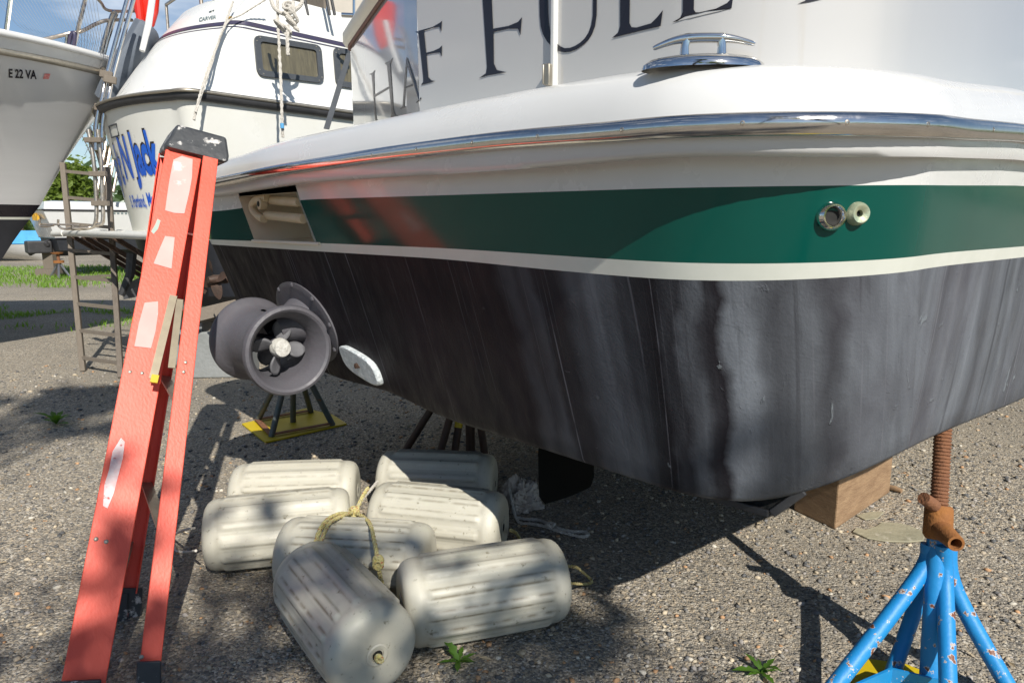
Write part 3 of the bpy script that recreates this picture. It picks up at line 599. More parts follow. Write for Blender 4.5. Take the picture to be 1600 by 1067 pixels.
# mooring cleat
cb, _n = on_plan(ring(.065, .065, 1.36, [.36, 9], [1.36, 1.36]), 1098, 103, 0); cb.z = 1.362; ax = (V * -.72 + U * .69).normalized(); ax = Vector((ax.x, ax.y, 0)); sx_ = ax.cross(Vector((0, 0, 1)))
b = MB(); rows = []
for k in range(5):
    f = (1, .98, .86, .6, .2)[k]; z = (0, .008, .016, .021, .023)[k]
    rows.append([cb + ax * (.100 * f * math.cos(t)) + sx_ * (.042 * f * math.sin(t)) + Vector((0, 0, z - .012)) for t in [2 * math.pi * i / 36 for i in range(36)]])
b.grid(rows, closed_u=True); b.f.append([4 * 36 + i for i in range(36)]); cl = b.build('cleat_base', CHROME2, boat)
b = MB(); hz = cb + Vector((0, 0, .036)); b.tube(smooth_path([hz - ax * .082 - Vector((0, 0, .013)), hz - ax * .05 - Vector((0, 0, .002)), hz - ax * .02 + Vector((0, 0, .002)), hz + ax * .02 + Vector((0, 0, .002)), hz + ax * .05 - Vector((0, 0, .001)), hz + ax * .082 - Vector((0, 0, .009))], 5), [.003] + [lerp(.004, .0085, min(1, min(i, 25 - i) / 9)) for i in range(1, 25)] + [.003], 12)
for s_ in (-1, 1): b.tube([cb + ax * .03 * s_ + Vector((0, 0, .0)), cb + ax * .03 * s_ + Vector((0, 0, .024)), hz + ax * .028 * s_], [.010, .0075, .008], 12)
b.build('cleat_horn', CHROME2, cl)
# through-hull outlets
rows_seam = rows_bot[2]
sm_ = MB(); sm_.tube([on_plan(rows_seam, x, y, .0005)[0] for x, y in ((1215, 479), (1260, 475), (1330, 465), (1400, 453), (1480, 440), (1600, 424))], .0016, 6); sm_.build('paint_seam', INK, boat)
def outlet(px, py, R, m, inner):
    p, n = on_plan(gr_mid, px, py, 0); b = MB()
    b.lathe(p, n, [(-.02, R), (.004, R), (.010, R * .93), (.015, R * .78), (.015, R * .68), (.010, inner * 1.05), (-.02, inner), (-.05, inner)], 36, cap=False); o = b.build('hull_outlet', m, boat)
    b = MB(); b.lathe(p + n * .003, n, [(0, inner * 1.04), (.001, .0001)], 24, cap=False); b.build('outlet_bore', DARKHOLE, o)
outlet(1297, 338, .0245, CHROME2, .0125); outlet(1337, 334, .0195, BRONZE, .0055)
# stern thruster
def uh(z): return lerp(.094, .245, (1.004 - z) / .447)
TC = bp(.035, 1.855, .668); tv = Vector((V.x, V.y, 0)); prof = [(0, .136), (-.006, .144), (-.002, .154), (.012, .159), (.028, .155), (.045, .138), (.07, .124), (.10, .120), (.25, .120), (.28, .125), (.305, .138), (.322, .155), (.338, .159), (.352, .154), (.356, .144), (.35, .136), (.32, .118), (.28, .110), (.07, .108), (.035, .116), (0, .136)]
b = MB(); b.lathe(TC, tv, prof, 56, cap=False); th = b.build('stern_thruster', THR, boat)
b = MB(); rows = []; n = 40
for k, (f, uo) in enumerate(((1.0, .004), (1.0, -.008), (.9, -.012), (.86, -.012), (.60, -.014), (.46, -.05), (.40, -.14))):
    rows.append([bp(uh(.735 + .155 * f * math.sin(t)) + uo, 2.03 + .225 * f * math.cos(t), .735 + .155 * f * math.sin(t)) for t in [2 * math.pi * i / n for i in range(n)]])
b.grid(rows, closed_u=True); b.build('thruster_mount', THR, th)
for i in range(9):
    t = 2 * math.pi * i / 9 + .25; z = .735 + .145 * math.sin(t); b = MB(); b.lathe(bp(uh(z) - .008, 2.03 + .212 * math.cos(t), z), -Vector((U.x, U.y, 0)), [(0, .009), (.006, .009), (.008, .006)], 6); b.build('mount_bolt', THR, th)
pc = TC + tv * .075
b = MB(); b.lathe(pc, tv, [(-.022, .012), (-.02, .028), (-.004, .034), (.014, .035), (.02, .03)], 24); hub = b.build('hub_anode', mat('white_anode', (.74, .74, .70), .6, var=(60, (.4, .38, .34), 2), spots=(80, .64, (.08, .07, .06), .05), bump=(120, .4)), th)
e1 = U.copy(); e1 = Vector((e1.x, e1.y, 0)); e2 = Vector((0, 0, 1))
def blade(ang, zc, sgn):
    b = MB(); rows = []
    for i in range(8):
        r_ = lerp(.022, .100, i / 7); wch = (.022, .038, .052, .062, .066, .062, .048, .016)[i]; tw = sgn * lerp(.9, .45, i / 7); row = []
        for j in range(7):
            c_ = (j / 6 - .5) * 2 * wch / 2; a2 = ang + .15 * (i / 7) * sgn + c_ / r_ * math.cos(tw)
            row.append(zc + (e1 * math.cos(a2) + e2 * math.sin(a2)) * r_ + tv * (c_ * math.sin(tw)))
        rows.append(row)
    b.grid(rows); o = b.build('propeller_blade', THRIN, th); sm = o.modifiers.new('thick', 'SOLIDIFY'); sm.thickness = .006; return o
for k in range(4): blade(math.radians(-20 + 90 * k), TC + tv * .098, 1)
for k in range(4): blade(math.radians(25 + 90 * k), TC + tv * .27, -1)
b = MB(); b.lathe(TC + tv * .10, tv, [(0, .024), (.02, .032), (.15, .032), (.2, .02)], 20); b.tube([TC + tv * .18, TC + tv * .18 + e1 * .118], [.03, .035], 12); b.build('gear_leg', THR, th)
# zinc anode
ac = bp(0, 1.68, .633); b = MB(); lx = (tv * .94 + e2 * .20).normalized(); poly = []
for i in range(40):
    t = 2 * math.pi * i / 40; c_, s_ = math.cos(t), math.sin(t); x = .108 * math.copysign(abs(c_) ** .62, c_); y = .052 * math.copysign(abs(s_) ** .62, s_)
    z = .620 + y * .99 + x * .20; v = 1.685 + x; poly.append(bp(uh(z) + .002, v, z))
nv = -Vector((U.x, U.y, 0)) * .026
b.prism(poly, nv); an_ = b.build('anode', ZINC, boat, bevel=.006, ang=60)
cz = sum(poly, Vector()) / 40 + nv; b = MB(); b.lathe(cz - nv * .1, nv, [(0, .010), (.012, .010), (.014, .006)], 6); b.bar(cz + tv * .02 - nv * .05, cz - tv * .014 - e2 * .004, .004, .004, e2); b.build('anode_stud', DKMET, an_)
# trim tab under the quarter, rudder below the hull
A = on_plan(bedge, 1206, 814, -.03)[0]; Bq = on_plan(bedge, 935, 737, -.04)[0]; pr = on_plan(bedge, 1264, 764, -.012)[0]; inn = bp(.62, .50, .62)
TABM = mat('dusty_black_plate', (.014, .015, .016), .8, var=(30, (.03, .032, .03), 1.6), spots=(38, .64, (.085, .085, .065), .12), bump=(70, .5))
ring8 = [A, Bq, Bq + U * .2 + Vector((0, 0, .03)), pr]; up_ = lambda p, f, z: Vector((lerp(p.x, inn.x, f), lerp(p.y, inn.y, f), z)); top8 = [up_(A, .45, .615), Bq + U * .10 + Vector((0, 0, .09)), Bq + U * .30 + Vector((0, 0, .09)), up_(pr, .4, .625)]
b = MB(); b.add(ring8 + top8, [[0, 1, 2, 3], [0, 1, 5, 4], [1, 2, 6, 5], [2, 3, 7, 6], [3, 0, 4, 7], [4, 5, 6, 7]]); tt = b.build('trim_tab', TABM, boat, smooth=False, bevel=.006)
b = MB(); b.bar(A - V * .004 + Vector((0, 0, .004)), A.lerp(pr, .88) - V * .004, .018, .008, (0, 0, 1)); b.build('tab_edge', RUBBER, tt, smooth=False, bevel=.003)
b = MB(); b.bar(A - U * .004 + Vector((0, 0, .004)), Bq - U * .004 + Vector((0, 0, .004)), .016, .008, (0, 0, 1)); b.build('tab_edge', RUBBER, tt, smooth=False, bevel=.003)
b = MB(); rows = []
for z, u0, u1 in ((.29, .40, .60), (.32, .375, .615), (.45, .37, .61), (.60, .39, .59)):
    rows.append([bp(lerp(u0, u1, i / 8), .965 + (.010 * math.sin(math.pi * i / 8)), z) for i in range(9)] + [bp(lerp(u1, u0, i / 8), .965 - (.010 * math.sin(math.pi * i / 8)), z) for i in range(1, 8)])
b.grid(rows, closed_u=True); n = len(rows[0]); b.f.append(list(range(n))); b.f.append([3 * n + i for i in range(n)]); b.build('rudder', mat('rudder_black', (.004, .005, .005), .8, var=(10, (.008, .009, .009), 1.5), spec=.05), boat)
# ================================================================== RED STEPLADDER
lt = thing('stepladder', (-.98, 1.45, 0), 'red fibreglass stepladder with worn labels leaning closed against the boat', 'ladder')
nf_b = on_ground(122, 1112); nf_t = at(287, 240, 2.22)                   # near front rail, bottom and top (middle of its web)
nr_b = on_ground(232, 1062, .03); nr_t = at(330, 240, 2.245)
ax = (nf_t - nf_b).normalized(); view = ((nf_b + nf_t) / 2 - Vector((0, 0, EYE))).normalized()
away = Vector((-.42, .90, 0)); away = (away - ax * away.dot(ax)).normalized()       # direction of the steps
wid = ax.cross(away); wid = -wid if wid.x < 0 else wid
def channel(name, b0, t0, w0, w1, d, th, mt, flip=1):
    """C-section rail: web facing -away, two flanges going away"""
    m = MB(); a = (t0 - b0).normalized(); wv = (wid - a * wid.dot(a)).normalized(); dv = away
    sec = lambda c, w_: [c - wv * w_ / 2 + dv * d * flip, c - wv * w_ / 2, c + wv * w_ / 2, c + wv * w_ / 2 + dv * d * flip, c + wv * (w_ / 2 - th) + dv * d * flip, c + wv * (w_ / 2 - th) + dv * th * flip, c - wv * (w_ / 2 - th) + dv * th * flip, c - wv * (w_ / 2 - th) + dv * d * flip]
    rows = [sec(b0.lerp(t0, t), lerp(w0, w1, t)) for t in [i / 10 for i in range(11)]]
    m.grid(rows, closed_u=True); m.f.append(list(range(8))); m.f.append([80 + i for i in range(8)][::-1])
    return m.build(name, mt, lt, smooth=False, bevel=.0025)
LW = .40
abot = Vector((-.36, .93, 0)).normalized() * LW; atop = Vector((-.52, .855, 0)).normalized() * (LW * .72)
channel('front_rail', nf_b, nf_t, .090, .102, .026, .004, RED)
fr2 = channel('front_rail', nf_b + abot, nf_t + atop, .090, .100, .026, .004, RED, -1)
channel('rear_rail', nr_b, nr_t, .046, .044, .020, .004, RED)
rb2, rt2 = on_ground(199, 928, .06), nr_t + atop
channel('rear_rail', rb2, rt2, .048, .046, .024, .004, RED, -1)
for t in (.14, .33, .52, .71):
    c = nf_b.lerp(nf_t, t); e = (nf_b + abot).lerp(nf_t + atop, t); m = MB()
    m.bar(c.lerp(e, .05), c.lerp(e, .95), .07, .028, wid); m.build('step', ALU, lt, smooth=False, bevel=.003)
for t in (.22, .45, .63, .80):
    c = nr_b.lerp(nr_t, t); e = rb2.lerp(rt2, t); m = MB(); m.bar(c.lerp(e, .04), c.lerp(e, .97), .030, .006, wid); m.build('rear_brace', ALU, lt, smooth=False)
# spreader folded between the rails
p1 = at(268, 560, 1.86) ; p2 = at(284, 470, 1.98); p3 = at(250, 470 + 130, 1.84)
m = MB(); m.bar(at(239, 592, 1.80), at(271, 462, 1.955), .020, .004, wid); m.bar(at(268, 575, 1.835), at(281, 468, 1.965), .018, .004, wid); sp_ = m.build('spreader', mat('tarnished_spreader', (.27, .235, .165), .5, .6, var=(30, (.18, .15, .11), 1.5)), lt, smooth=False)
m = MB(); m.bar(at(240, 598, 1.785), at(243, 586, 1.80), .018, .006, wid); m.build('spreader_lock', YEL, sp_, smooth=False)
# cap
tc_ = (nf_t + nr_t) / 2; dirn = ax; wv = wid
def capv(du, da, dz): return tc_ + wv * du + atop.normalized() * da + dirn * dz
m = MB(); lo = [(-.088, -.014), (.090, -.014), (.090, LW * .72 + .01), (-.088, LW * .72 + .01)]; hi = [(-.072, -.010), (.074, -.010), (.074, LW * .72 + .006), (-.072, LW * .72 + .006)]
m.add([capv(a, b, -.006) for a, b in lo] + [capv(a, b, .020) for a, b in lo] + [capv(a, b, .088) for a, b in hi], [[0, 1, 2, 3], [0, 1, 5, 4], [1, 2, 6, 5], [2, 3, 7, 6], [3, 0, 4, 7], [4, 5, 9, 8], [5, 6, 10, 9], [6, 7, 11, 10], [7, 4, 8, 11], [8, 9, 10, 11]])
m.build('cap', BLACKP, lt, smooth=False, bevel=.008)
# worn labels on the near web (thin paper on the rail face)
def label(pts, name='worn_label', mt=STICK):
    nrm = -away; m = MB(); o = nf_b - away * .0012; q = []
    n2 = ax.cross(wid); n2 = n2 if n2.dot(-away) > 0 else -n2
    for px, py in pts:
        r = sight(px, py); t = (o - Vector((0, 0, EYE))).dot(n2) / r.dot(n2); q.append(r * t + Vector((0, 0, EYE)))
    m.prism(q, n2 * .0006); return m.build(name, mt, lt, smooth=False)
label([(271, 250), (284, 244), (301, 249), (300, 277), (296, 300), (288, 334), (272, 333), (258, 329), (262, 300), (265, 280)])
label([(258, 369), (273, 371), (270, 400), (268, 420), (240, 412), (248, 392)])
label([(226, 473), (247, 471), (247, 490), (243, 518), (236, 544), (210, 541), (217, 505)])
label([(189, 684), (195, 690), (192, 715), (186, 738), (178, 770), (168, 794), (161, 790), (163, 758), (170, 735), (176, 705)], mt=mat('white_worn_label', (.80, .77, .76), .7, var=(30, (.74, .40, .38), 2.2), spots=(50, .6, (.55, .1, .08), .06)))
label([(246, 342), (251, 345), (247, 358), (240, 366), (236, 362), (242, 352)], 'green_tape_scrap', mat('green_tape', (.30, .42, .35), .6, var=(40, (.4, .45, .4), 1.5)))
for px, py in ((203, 581), (222, 583), (150, 842), (166, 846)):
    n2 = ax.cross(wid); n2 = n2 if n2.dot(-away) > 0 else -n2; r = sight(px, py); t = (nf_b - Vector((0, 0, EYE))).dot(n2) / r.dot(n2); p = r * t + Vector((0, 0, EYE)); m = MB(); m.lathe(p, n2, [(0, .0055), (.002, .005), (.0035, .002)], 12); m.build('rivet', ALU, lt)
for k, (px, py, a) in enumerate(((290, 566, 0), (287, 581, 0), (221, 1026, 0), (217, 1044, 0))):
    n2 = ax.cross(wid); n2 = n2 if n2.dot(-away) > 0 else -n2; r = sight(px, py); t = (nr_b - Vector((0, 0, EYE))).dot(n2) / r.dot(n2); p = r * t + Vector((0, 0, EYE)); m = MB(); m.lathe(p, n2, [(-.004, .0055), (.002, .005), (.0035, .002)], 12); m.build('rivet', ALU, lt)
for c, w_ in ((nf_b, .096), (nf_b + abot, .096), (nr_b, .052), (rb2, .07)):
    m = MB(); m.box(Vector((c.x, c.y, .028)) - ax * .0, wv * w_ / 2, away * .022, Vector((0, 0, .028)) + ax * .02); m.build('rubber_foot', BLACKP, lt, smooth=False, bevel=.004)

# ================================================================== FENDERS
FR, FL = .112, .45
def fender_proto():
    t = thing('boat_fender', (0, 0, 0), None, 'boat fender', 'ribbed white fenders heaped on the gravel')
    m = MB(); rows = []; nx, na = 56, 132; h = FL / 2
    ends = [(-h + .004, .012), (-h + .001, .03), (-h, .06), (-h, .080), (-h + .003, .092), (-h + .009, .101), (-h + .018, .1075), (-h + .03, .1108)]
    body = [(lerp(-h + .038, h - .038, i / nx), FR) for i in range(nx + 1)]
    prof = ends + body + [(-x, r) for x, r in ends[::-1]]
    for x, r in prof:
        row = []; wn = max(0, min(1, (h - .055 - abs(x)) / .010)); wn = wn * wn * (3 - 2 * wn); bulge = .003 * (1 - (x / h) ** 2)
        for k in range(na):
            a = 2 * math.pi * k / na; c = math.cos(a * 13); rib = max(0, min(1, (c - .25) / .35)); rib = rib * rib * (3 - 2 * rib); gr = max(0, min(1, (-c - .86) / .1))
            rr = r + (bulge + .0058 * rib * wn - .002 * gr * wn if r > .1 else 0); row.append(Vector((x, rr * math.cos(a), rr * math.sin(a))))
        rows.append(row)
    m.grid(rows, closed_u=True); m.f.append(list(range(na))); m.f.append([(len(rows) - 1) * na + i for i in range(na)])
    fb_ = m.build('fender_body', FEND, t, ang=60); ca = fb_.data.color_attributes.new('grime', 'FLOAT_COLOR', 'POINT')
    for vtx in fb_.data.vertices:
        x, y, z = vtx.co; c = math.cos(math.atan2(z, y) * 13); wn = max(0, min(1, (h - .05 - abs(x)) / .02)); g_ = math.exp(-((c - .28) / .22) ** 2) * wn * .75 + max(0, 1 - abs(abs(x) - (h - .05)) / .012) * .25
        ca.data[vtx.index].color = (g_, g_, g_, 1)
    for s in (-1, 1):
        m = MB(); m.lathe((s * (h - .004), 0, 0), (s, 0, 0), [(-.02, .013), (.004, .016), (.006, .024), (.004, .028)], 20, cap=False); m.build('eye_collar', FEND, t)
        m = MB(); m.lathe((s * (h + .0005), 0, 0), (s, 0, 0), [(0, .0125), (.0008, .0001)], 16, cap=False); m.build('rope_hole', DARKHOLE, t)
    return t
def grime_nodes():
    nt = FEND.node_tree; n = nt.nodes; b = n['Principled BSDF']; src = b.inputs['Base Color'].links[0].from_socket
    a = n.new('ShaderNodeAttribute'); a.attribute_name = 'grime'; tc = n.new('ShaderNodeTexCoord'); t = n.new('ShaderNodeTexNoise'); t.inputs['Scale'].default_value = 22; t.inputs['Detail'].default_value = 8; nt.links.new(tc.outputs['Object'], t.inputs['Vector'])
    oi = n.new('ShaderNodeObjectInfo'); ml = n.new('ShaderNodeMath'); ml.operation = 'MULTIPLY'
    r = n.new('ShaderNodeMapRange'); r.inputs['From Min'].default_value = .36; r.inputs['From Max'].default_value = .56; nt.links.new(t.outputs['Fac'], r.inputs['Value'])
    nt.links.new(a.outputs['Fac'], ml.inputs[0]); nt.links.new(r.outputs['Result'], ml.inputs[1])
    k = n.new('ShaderNodeMix'); k.data_type = 'RGBA'; nt.links.new(ml.outputs[0], k.inputs['Factor']); nt.links.new(src, k.inputs['A']); k.inputs['B'].default_value = (.13, .10, .055, 1); nt.links.new(k.outputs['Result'], b.inputs['Base Color'])
grime_nodes()
proto = fender_proto()
FEN = [((365, 775), (560, 768), 'sunlit white fender at the back left of the heap, behind the stained one', .2),
       ((325, 838), (545, 815), 'leftmost white fender with a greenish stain and a grey cord loop at its end', 1.1),
       ((450, 868), (668, 880), 'white fender in the middle of the heap, under the yellow ropes', 2.3),
       ((600, 750), (770, 757), 'shaded white fender farthest back, its end touching the crumpled rag', .7),
       ((590, 805), (785, 825), 'white fender between the farthest one and the big one at right front', 1.6),
       ((630, 945), (872, 905), 'large dirty white fender at the right front with a black nick on top', 3.0),
       ((487, 905), (585, 1020), 'white fender nearest the viewer, lying end-on with its rope hole facing out', 2.7)]
for i, (a, b_, lab, roll) in enumerate(FEN):
    o = proto if i == 0 else copy_tree(proto)
    A, B = on_ground(*a, z=FR), on_ground(*b_, z=FR); o.location = ((A.x + B.x) / 2, (A.y + B.y) / 2, FR + .004)
    d = (B - A).normalized(); o.rotation_mode = 'XYZ'; o.rotation_euler = (roll, 0, math.atan2(d.y, d.x)); o['label'] = lab
FE = [(on_ground(*a, z=FR), on_ground(*b_, z=FR)) for a, b_, _, _ in FEN]
def rope(name, pts, r, mt, label, cat='rope', k=8, twist=True, group=None):
    P = smooth_path(pts, k); m = MB()
    if twist:      # two strands laid round each other
        L = 0
        for s_ in (0, 1, 2):
            q = []; ph = s_ * 2 * math.pi / 3; acc = 0
            for i, p in enumerate(P):
                t = (P[min(i + 1, len(P) - 1)] - P[max(i - 1, 0)]).normalized(); n1 = t.orthogonal().normalized() if abs(t.z) > .95 else t.cross(Vector((0, 0, 1))).normalized(); n2 = t.cross(n1)
                if i: acc += (p - P[i - 1]).length
                a = ph + acc / (r * 9) * 2 * math.pi; q.append(p + (n1 * math.cos(a) + n2 * math.sin(a)) * r * .55)
            m.tube(q, r * .62, 6)
    else: m.tube(P, r, 8)
    return tag(m.build(name, mt, None), label, cat, group)
mid = FE[2]; knot = at(548, 797, 2.0)
top2 = lambda px, py, Y: at(px, py, Y)
kz = at(553, 800, 2.02)
rope('tie_rope', [at(575, 762, 2.14), at(567, 775, 2.10), kz, at(530, 803, 1.945), at(512, 812, 1.87), at(500, 828, 1.83), at(494, 845, 1.81), at(489, 864, 1.775)], .0062, ROPEY, 'yellow rope with red flecks running left over the middle fender', 'rope', 14)
rope('tie_rope', [at(500, 850, 1.80), at(507, 832, 1.825), at(516, 816, 1.86), at(535, 806, 1.93), kz], .0055, ROPEY, 'second strand of yellow rope beside the flecked one over the middle fender', 'rope', 14)
rope('tie_rope', [kz, at(566, 806, 1.97), at(578, 818, 1.87), at(585, 845, 1.775), at(590, 874, 1.74), at(594, 900, 1.73), at(601, 925, 1.715), at(607, 945, 1.70)], .0055, ROPEY, 'yellow rope hanging down the front of the middle fender with a knot', 'rope', 14)
m = MB()
for k in range(3):
    c = at(591, 878, 1.73); m.tube([c + Vector((math.cos(t) * .011, .002 * k - .004, math.sin(t) * .012 + .006 * (k - 1))) for t in [i * .5 for i in range(14)]], .0055, 8)
tag(m.build('rope_knot', ROPEY), 'yellow rope knot on the front of the middle fender', 'knot')
m = MB()
for k in range(4):
    c = kz + Vector((0, -.004, .002)); m.tube([c + Vector((math.cos(t) * .013, math.sin(t) * .008 + .002 * k, math.sin(t + k) * .013)) for t in [i * .5 for i in range(14)]], .0055, 8)
tag(m.build('rope_knot', ROPEY), 'tangled yellow knot where the ropes meet above the middle fender', 'knot')
rope('grey_cord', [at(590, 752, 2.22), at(580, 764, 2.16), at(568, 778, 2.10), kz], .005, ROPEW, 'grey cord tying the farthest fender to the knot', 'cord', 12)
A1 = FE[1][0]
rope('cord_loop', [at(304, 825, 1.98), at(288, 828, 1.97), on_ground(266, 838, .012), on_ground(262, 845, .008), on_ground(272, 850, .008), on_ground(275, 860, .008), on_ground(290, 862, .012), at(306, 860, 1.96)], .0042, ROPEW, 'grey cord loop lying at the end of the leftmost fender', 'cord', 10, False)
rope('yellow_loop', [at(888, 884, 1.80), at(902, 887, 1.80), on_ground(918, 900, .03), on_ground(925, 908, .012), on_ground(915, 912, .01), at(890, 911, 1.775)], .0042, ROPEY, 'short yellow rope loop at the end of the right front fender', 'rope', 10)
rope('rope_tail', [at(798, 828, 2.10), on_ground(806, 832, .05), on_ground(812, 842, .01)], .0055, ROPEY, 'short yellow rope end beside the right end of a fender', 'rope', 8)
rope('rope_tail', [at(432, 872, 1.93), on_ground(420, 880, .012), on_ground(405, 881, .008), on_ground(395, 882, .006)], .006, ROPEY, 'yellow rope end on the gravel under the leftmost fender', 'rope', 8)
lb = [on_ground(x, y, .008) for x, y in ((796, 798), (808, 812), (830, 818), (852, 822), (868, 828), (890, 834), (908, 838), (919, 836), (915, 831), (895, 830), (875, 826), (857, 818), (842, 812), (825, 811), (806, 808))]
lb[0].z = .1; rope('mooring_rope', lb, .0055, ROPEW, 'white cord loop lying on the gravel right of the fenders', 'cord', 8)
m = MB(); c = on_ground(858, 822, .012)
for k in range(3): m.tube([c + Vector((math.cos(t) * .012 + .004 * k, math.sin(t) * .010, .006 + .004 * math.sin(t * 2 + k))) for t in [i * .5 for i in range(14)]], .0052, 7)
tag(m.build('cord_knot', ROPEW), 'knot in the white cord on the gravel', 'knot')
# rope stuck in the nearest fender's hole
E_ = FE[6][1]; dd = (FE[6][1] - FE[6][0]).normalized(); q = Vector((E_.x, E_.y, FR)) + dd * .01
m = MB(); ends_c = Vector(((FE[6][0].x + FE[6][1].x) / 2, (FE[6][0].y + FE[6][1].y) / 2, FR + .004)) + dd * (FL / 2)
for k in range(3): m.tube([ends_c + dd * (.004 + .004 * k) + Vector((0, 0, -.004)) + Vector((math.cos(t) * .007, 0, math.sin(t) * .007)) for t in [i * .6 for i in range(11)]], .004, 7)
tag(m.build('rope_end', ROPEY), 'knotted rope end in the hole of the nearest fender', 'rope')
# rag
m = MB(); rc = on_ground(812, 792, 0); rows = []
for i in range(40):
    th_ = math.pi * .5 * i / 39; row = []
    for k in range(64):
        a = 2 * math.pi * k / 64; d = Vector((math.cos(a) * math.sin(th_ + .02), math.sin(a) * math.sin(th_ + .02), math.cos(th_)))
        nn = mnoise.noise(d * 2.3 + Vector((3, 1, 0))); fold = abs(mnoise.noise(d * 6 + Vector((0, 5, 2)))); f2 = abs(mnoise.noise(d * 15))
        r_ = 1 + .35 * nn - .45 * fold - .15 * f2; row.append(Vector((rc.x + d.x * .088 * r_, rc.y + d.y * .08 * r_, max(.002, d.z * .125 * r_))))
    rows.append(row)
m.grid(rows, closed_u=True); tag(m.build('rag', CLOTH), 'crumpled off-white rag beside the farthest fender', 'rag')
# weeds
def weed(px, py, n, L, label, seed):
    r = random.Random(seed); c = on_ground(px, py); t = thing('weed', c, label, 'weed')
    for i in range(n):
        a = 2 * math.pi * i / n + r.uniform(-.3, .3); el = r.choice((r.uniform(.2, .6), r.uniform(.8, 1.35))); ll = L * r.uniform(.45, 1.15); m = MB(); rows = []
        d = Vector((math.cos(a), math.sin(a), 0)); s = Vector((-d.y, d.x, 0))
        for k in range(9):
            q = k / 8; wd = ll * .12 * (math.sin(math.pi * min(1, q * .93 + .06)) ** .8) * (1 + .35 * math.sin(k * 2.6)); p = c + d * (ll * q * math.cos(el * (1 - .5 * q))) + Vector((0, 0, .002 + ll * math.sin(el) * (q - .45 * q * q)))
            rows.append([p - s * wd + Vector((0, 0, wd * .3)), p, p + s * wd + Vector((0, 0, wd * .3))])
        m.grid(rows); m.build('leaf', LEAFW, t)
weed(716, 1035, 9, .085, 'small bright green weed growing beside the right front fender', 4)
weed(1190, 1052, 8, .075, 'small green weed growing in front of the blue jack stand', 8)
weed(88, 663, 12, .12, 'low green weed in the gravel left of the red ladder', 3)
# dry leaf scraps and twig
def scrap(pts, label, name, mt, h=.006):
    m = MB(); m.prism([on_ground(x, y, .002) for x, y in pts], (0, 0, h)); tag(m.build(name, mt, None, smooth=False, bevel=.002), label, 'flat stone')
FLATS = mat('pale_flat_stone', (.40, .36, .25), .7, var=(10, (.24, .23, .16), 1.6), spots=(14, .58, (.50, .46, .36), .1), bump=(40, .4))
scrap([(1332, 832), (1338, 826), (1352, 829), (1368, 824), (1378, 817), (1400, 818), (1422, 823), (1446, 833), (1442, 846), (1420, 848), (1385, 847), (1355, 842)], 'large pale flat stone lying between the timber block and the blue stand', 'flat_stone', FLATS)
scrap([(1338, 806), (1360, 800), (1382, 800), (1372, 810), (1352, 813)], 'small pale flat stone just in front of the timber block', 'flat_stone', FLATS, .004)
m = MB(); m.tube([on_ground(1386, 760, .012), on_ground(1398, 763, .014), on_ground(1409, 767, .012)], [.012, .012, .009], 10); tag(m.build('stick', WOODB), 'short brown stick lying at the far end of the timber block', 'stick')
# timber block
p1 = on_ground(1305, 828); p2 = on_ground(1240, 797); p3 = on_ground(1390, 770); hh = .195
ex = (p3 - p1); ex = ex.normalized() * (ex.length); ey = (p2 - p1); m = MB(); m.box(p1 + ex / 2 + ey / 2 + Vector((0, 0, hh / 2 + .001)), ex / 2, ey / 2, (0, 0, hh / 2)); m_ = m.build('timber_block', WOODB, None, smooth=False, bevel=.006)
tag(m_, 'short thick block of sawn timber on the gravel under the boat', 'timber block')

# ================================================================== JACK STANDS
st = thing('jack_stand', on_ground(1452, 1075), 'chipped blue boat stand with a rusty screw, holding up the boat at right front', 'jack stand')
cb = on_ground(1452, 1085); tp = at(1474, 660, 1.63); up = (tp - cb).normalized()
hubp = cb + up * ((.36) / up.z)
m = MB(); m.tube([cb + Vector((0, 0, .02)), hubp + up * .0], [.024, .0225], 20); m.build('post', BLUE, st)
m = MB(); L = (tp - hubp).length; prof = []; k = int(L / .0085)
for i in range(k): z = i * .0085; prof += [(z, .0175), (z + .0028, .0202), (z + .005, .0202), (z + .0078, .0175)]
m.lathe(hubp, up, prof, 24); m.build('screw', RUST, st, ang=30)
side = Vector((1, 0, 0)); fw = Vector((.1, -1, 0)).normalized()
col = hubp + up * .015
m = MB(); m.lathe(col, up, [(-.03, .026), (-.02, .032), (.045, .031), (.052, .027), (.052, .02)], 24); cn_ = m.build('collar', RUSTO, st)
e0 = at(1464, 795, (col.y)); e1_ = at(1482, 838, col.y - .055)
m = MB(); ha = (e1_ - col).normalized(); m.lathe(col + ha * .01, ha, [(0, .026), (.04, .022), (.082, .019), (.085, .018), (.085, .0125), (.03, .0125)], 20, cap=False); m.build('handle_socket', RUSTO, cn_)
m = MB(); hb = (at(1443, 778, col.y - .01) - at(1460, 792, col.y)).normalized(); m.tube([at(1460, 790, col.y), at(1443, 778, col.y - .012)], [.016, .015], 16); m.build('handle_stub', RUST, cn_)
def leg(a, kpt, f, r=.0190): 
    m = MB(); m.tube(smooth_path([a, kpt, f], 6), r, 16); return m.build('leg', BLUE, st)
hy = hubp.y
leg(at(1452, 850, hy), at(1432, 905, hy - .02), on_ground(1272, 1112, .01))
leg(at(1482, 850, hy), at(1494, 925, hy - .03), on_ground(1596, 1108, .01))
leg(at(1474, 850, hy - .03), at(1477, 920, hy - .05), on_ground(1484, 1160, .01), .0185)
leg(at(1455, 860, hy + .03), at(1438, 925, hy + .03), on_ground(1392, 1058, .01), .018)
m = MB(); f1, f2, f3 = on_ground(1272, 1112, .035), on_ground(1596, 1108, .035), on_ground(1392, 1058, .035)
m.bar(f1, f3, .006, .05, (0, 1, 0)); m.bar(f3, f2, .006, .05, (0, 1, 0)); m.build('base_bar', BLUE, st, smooth=False)
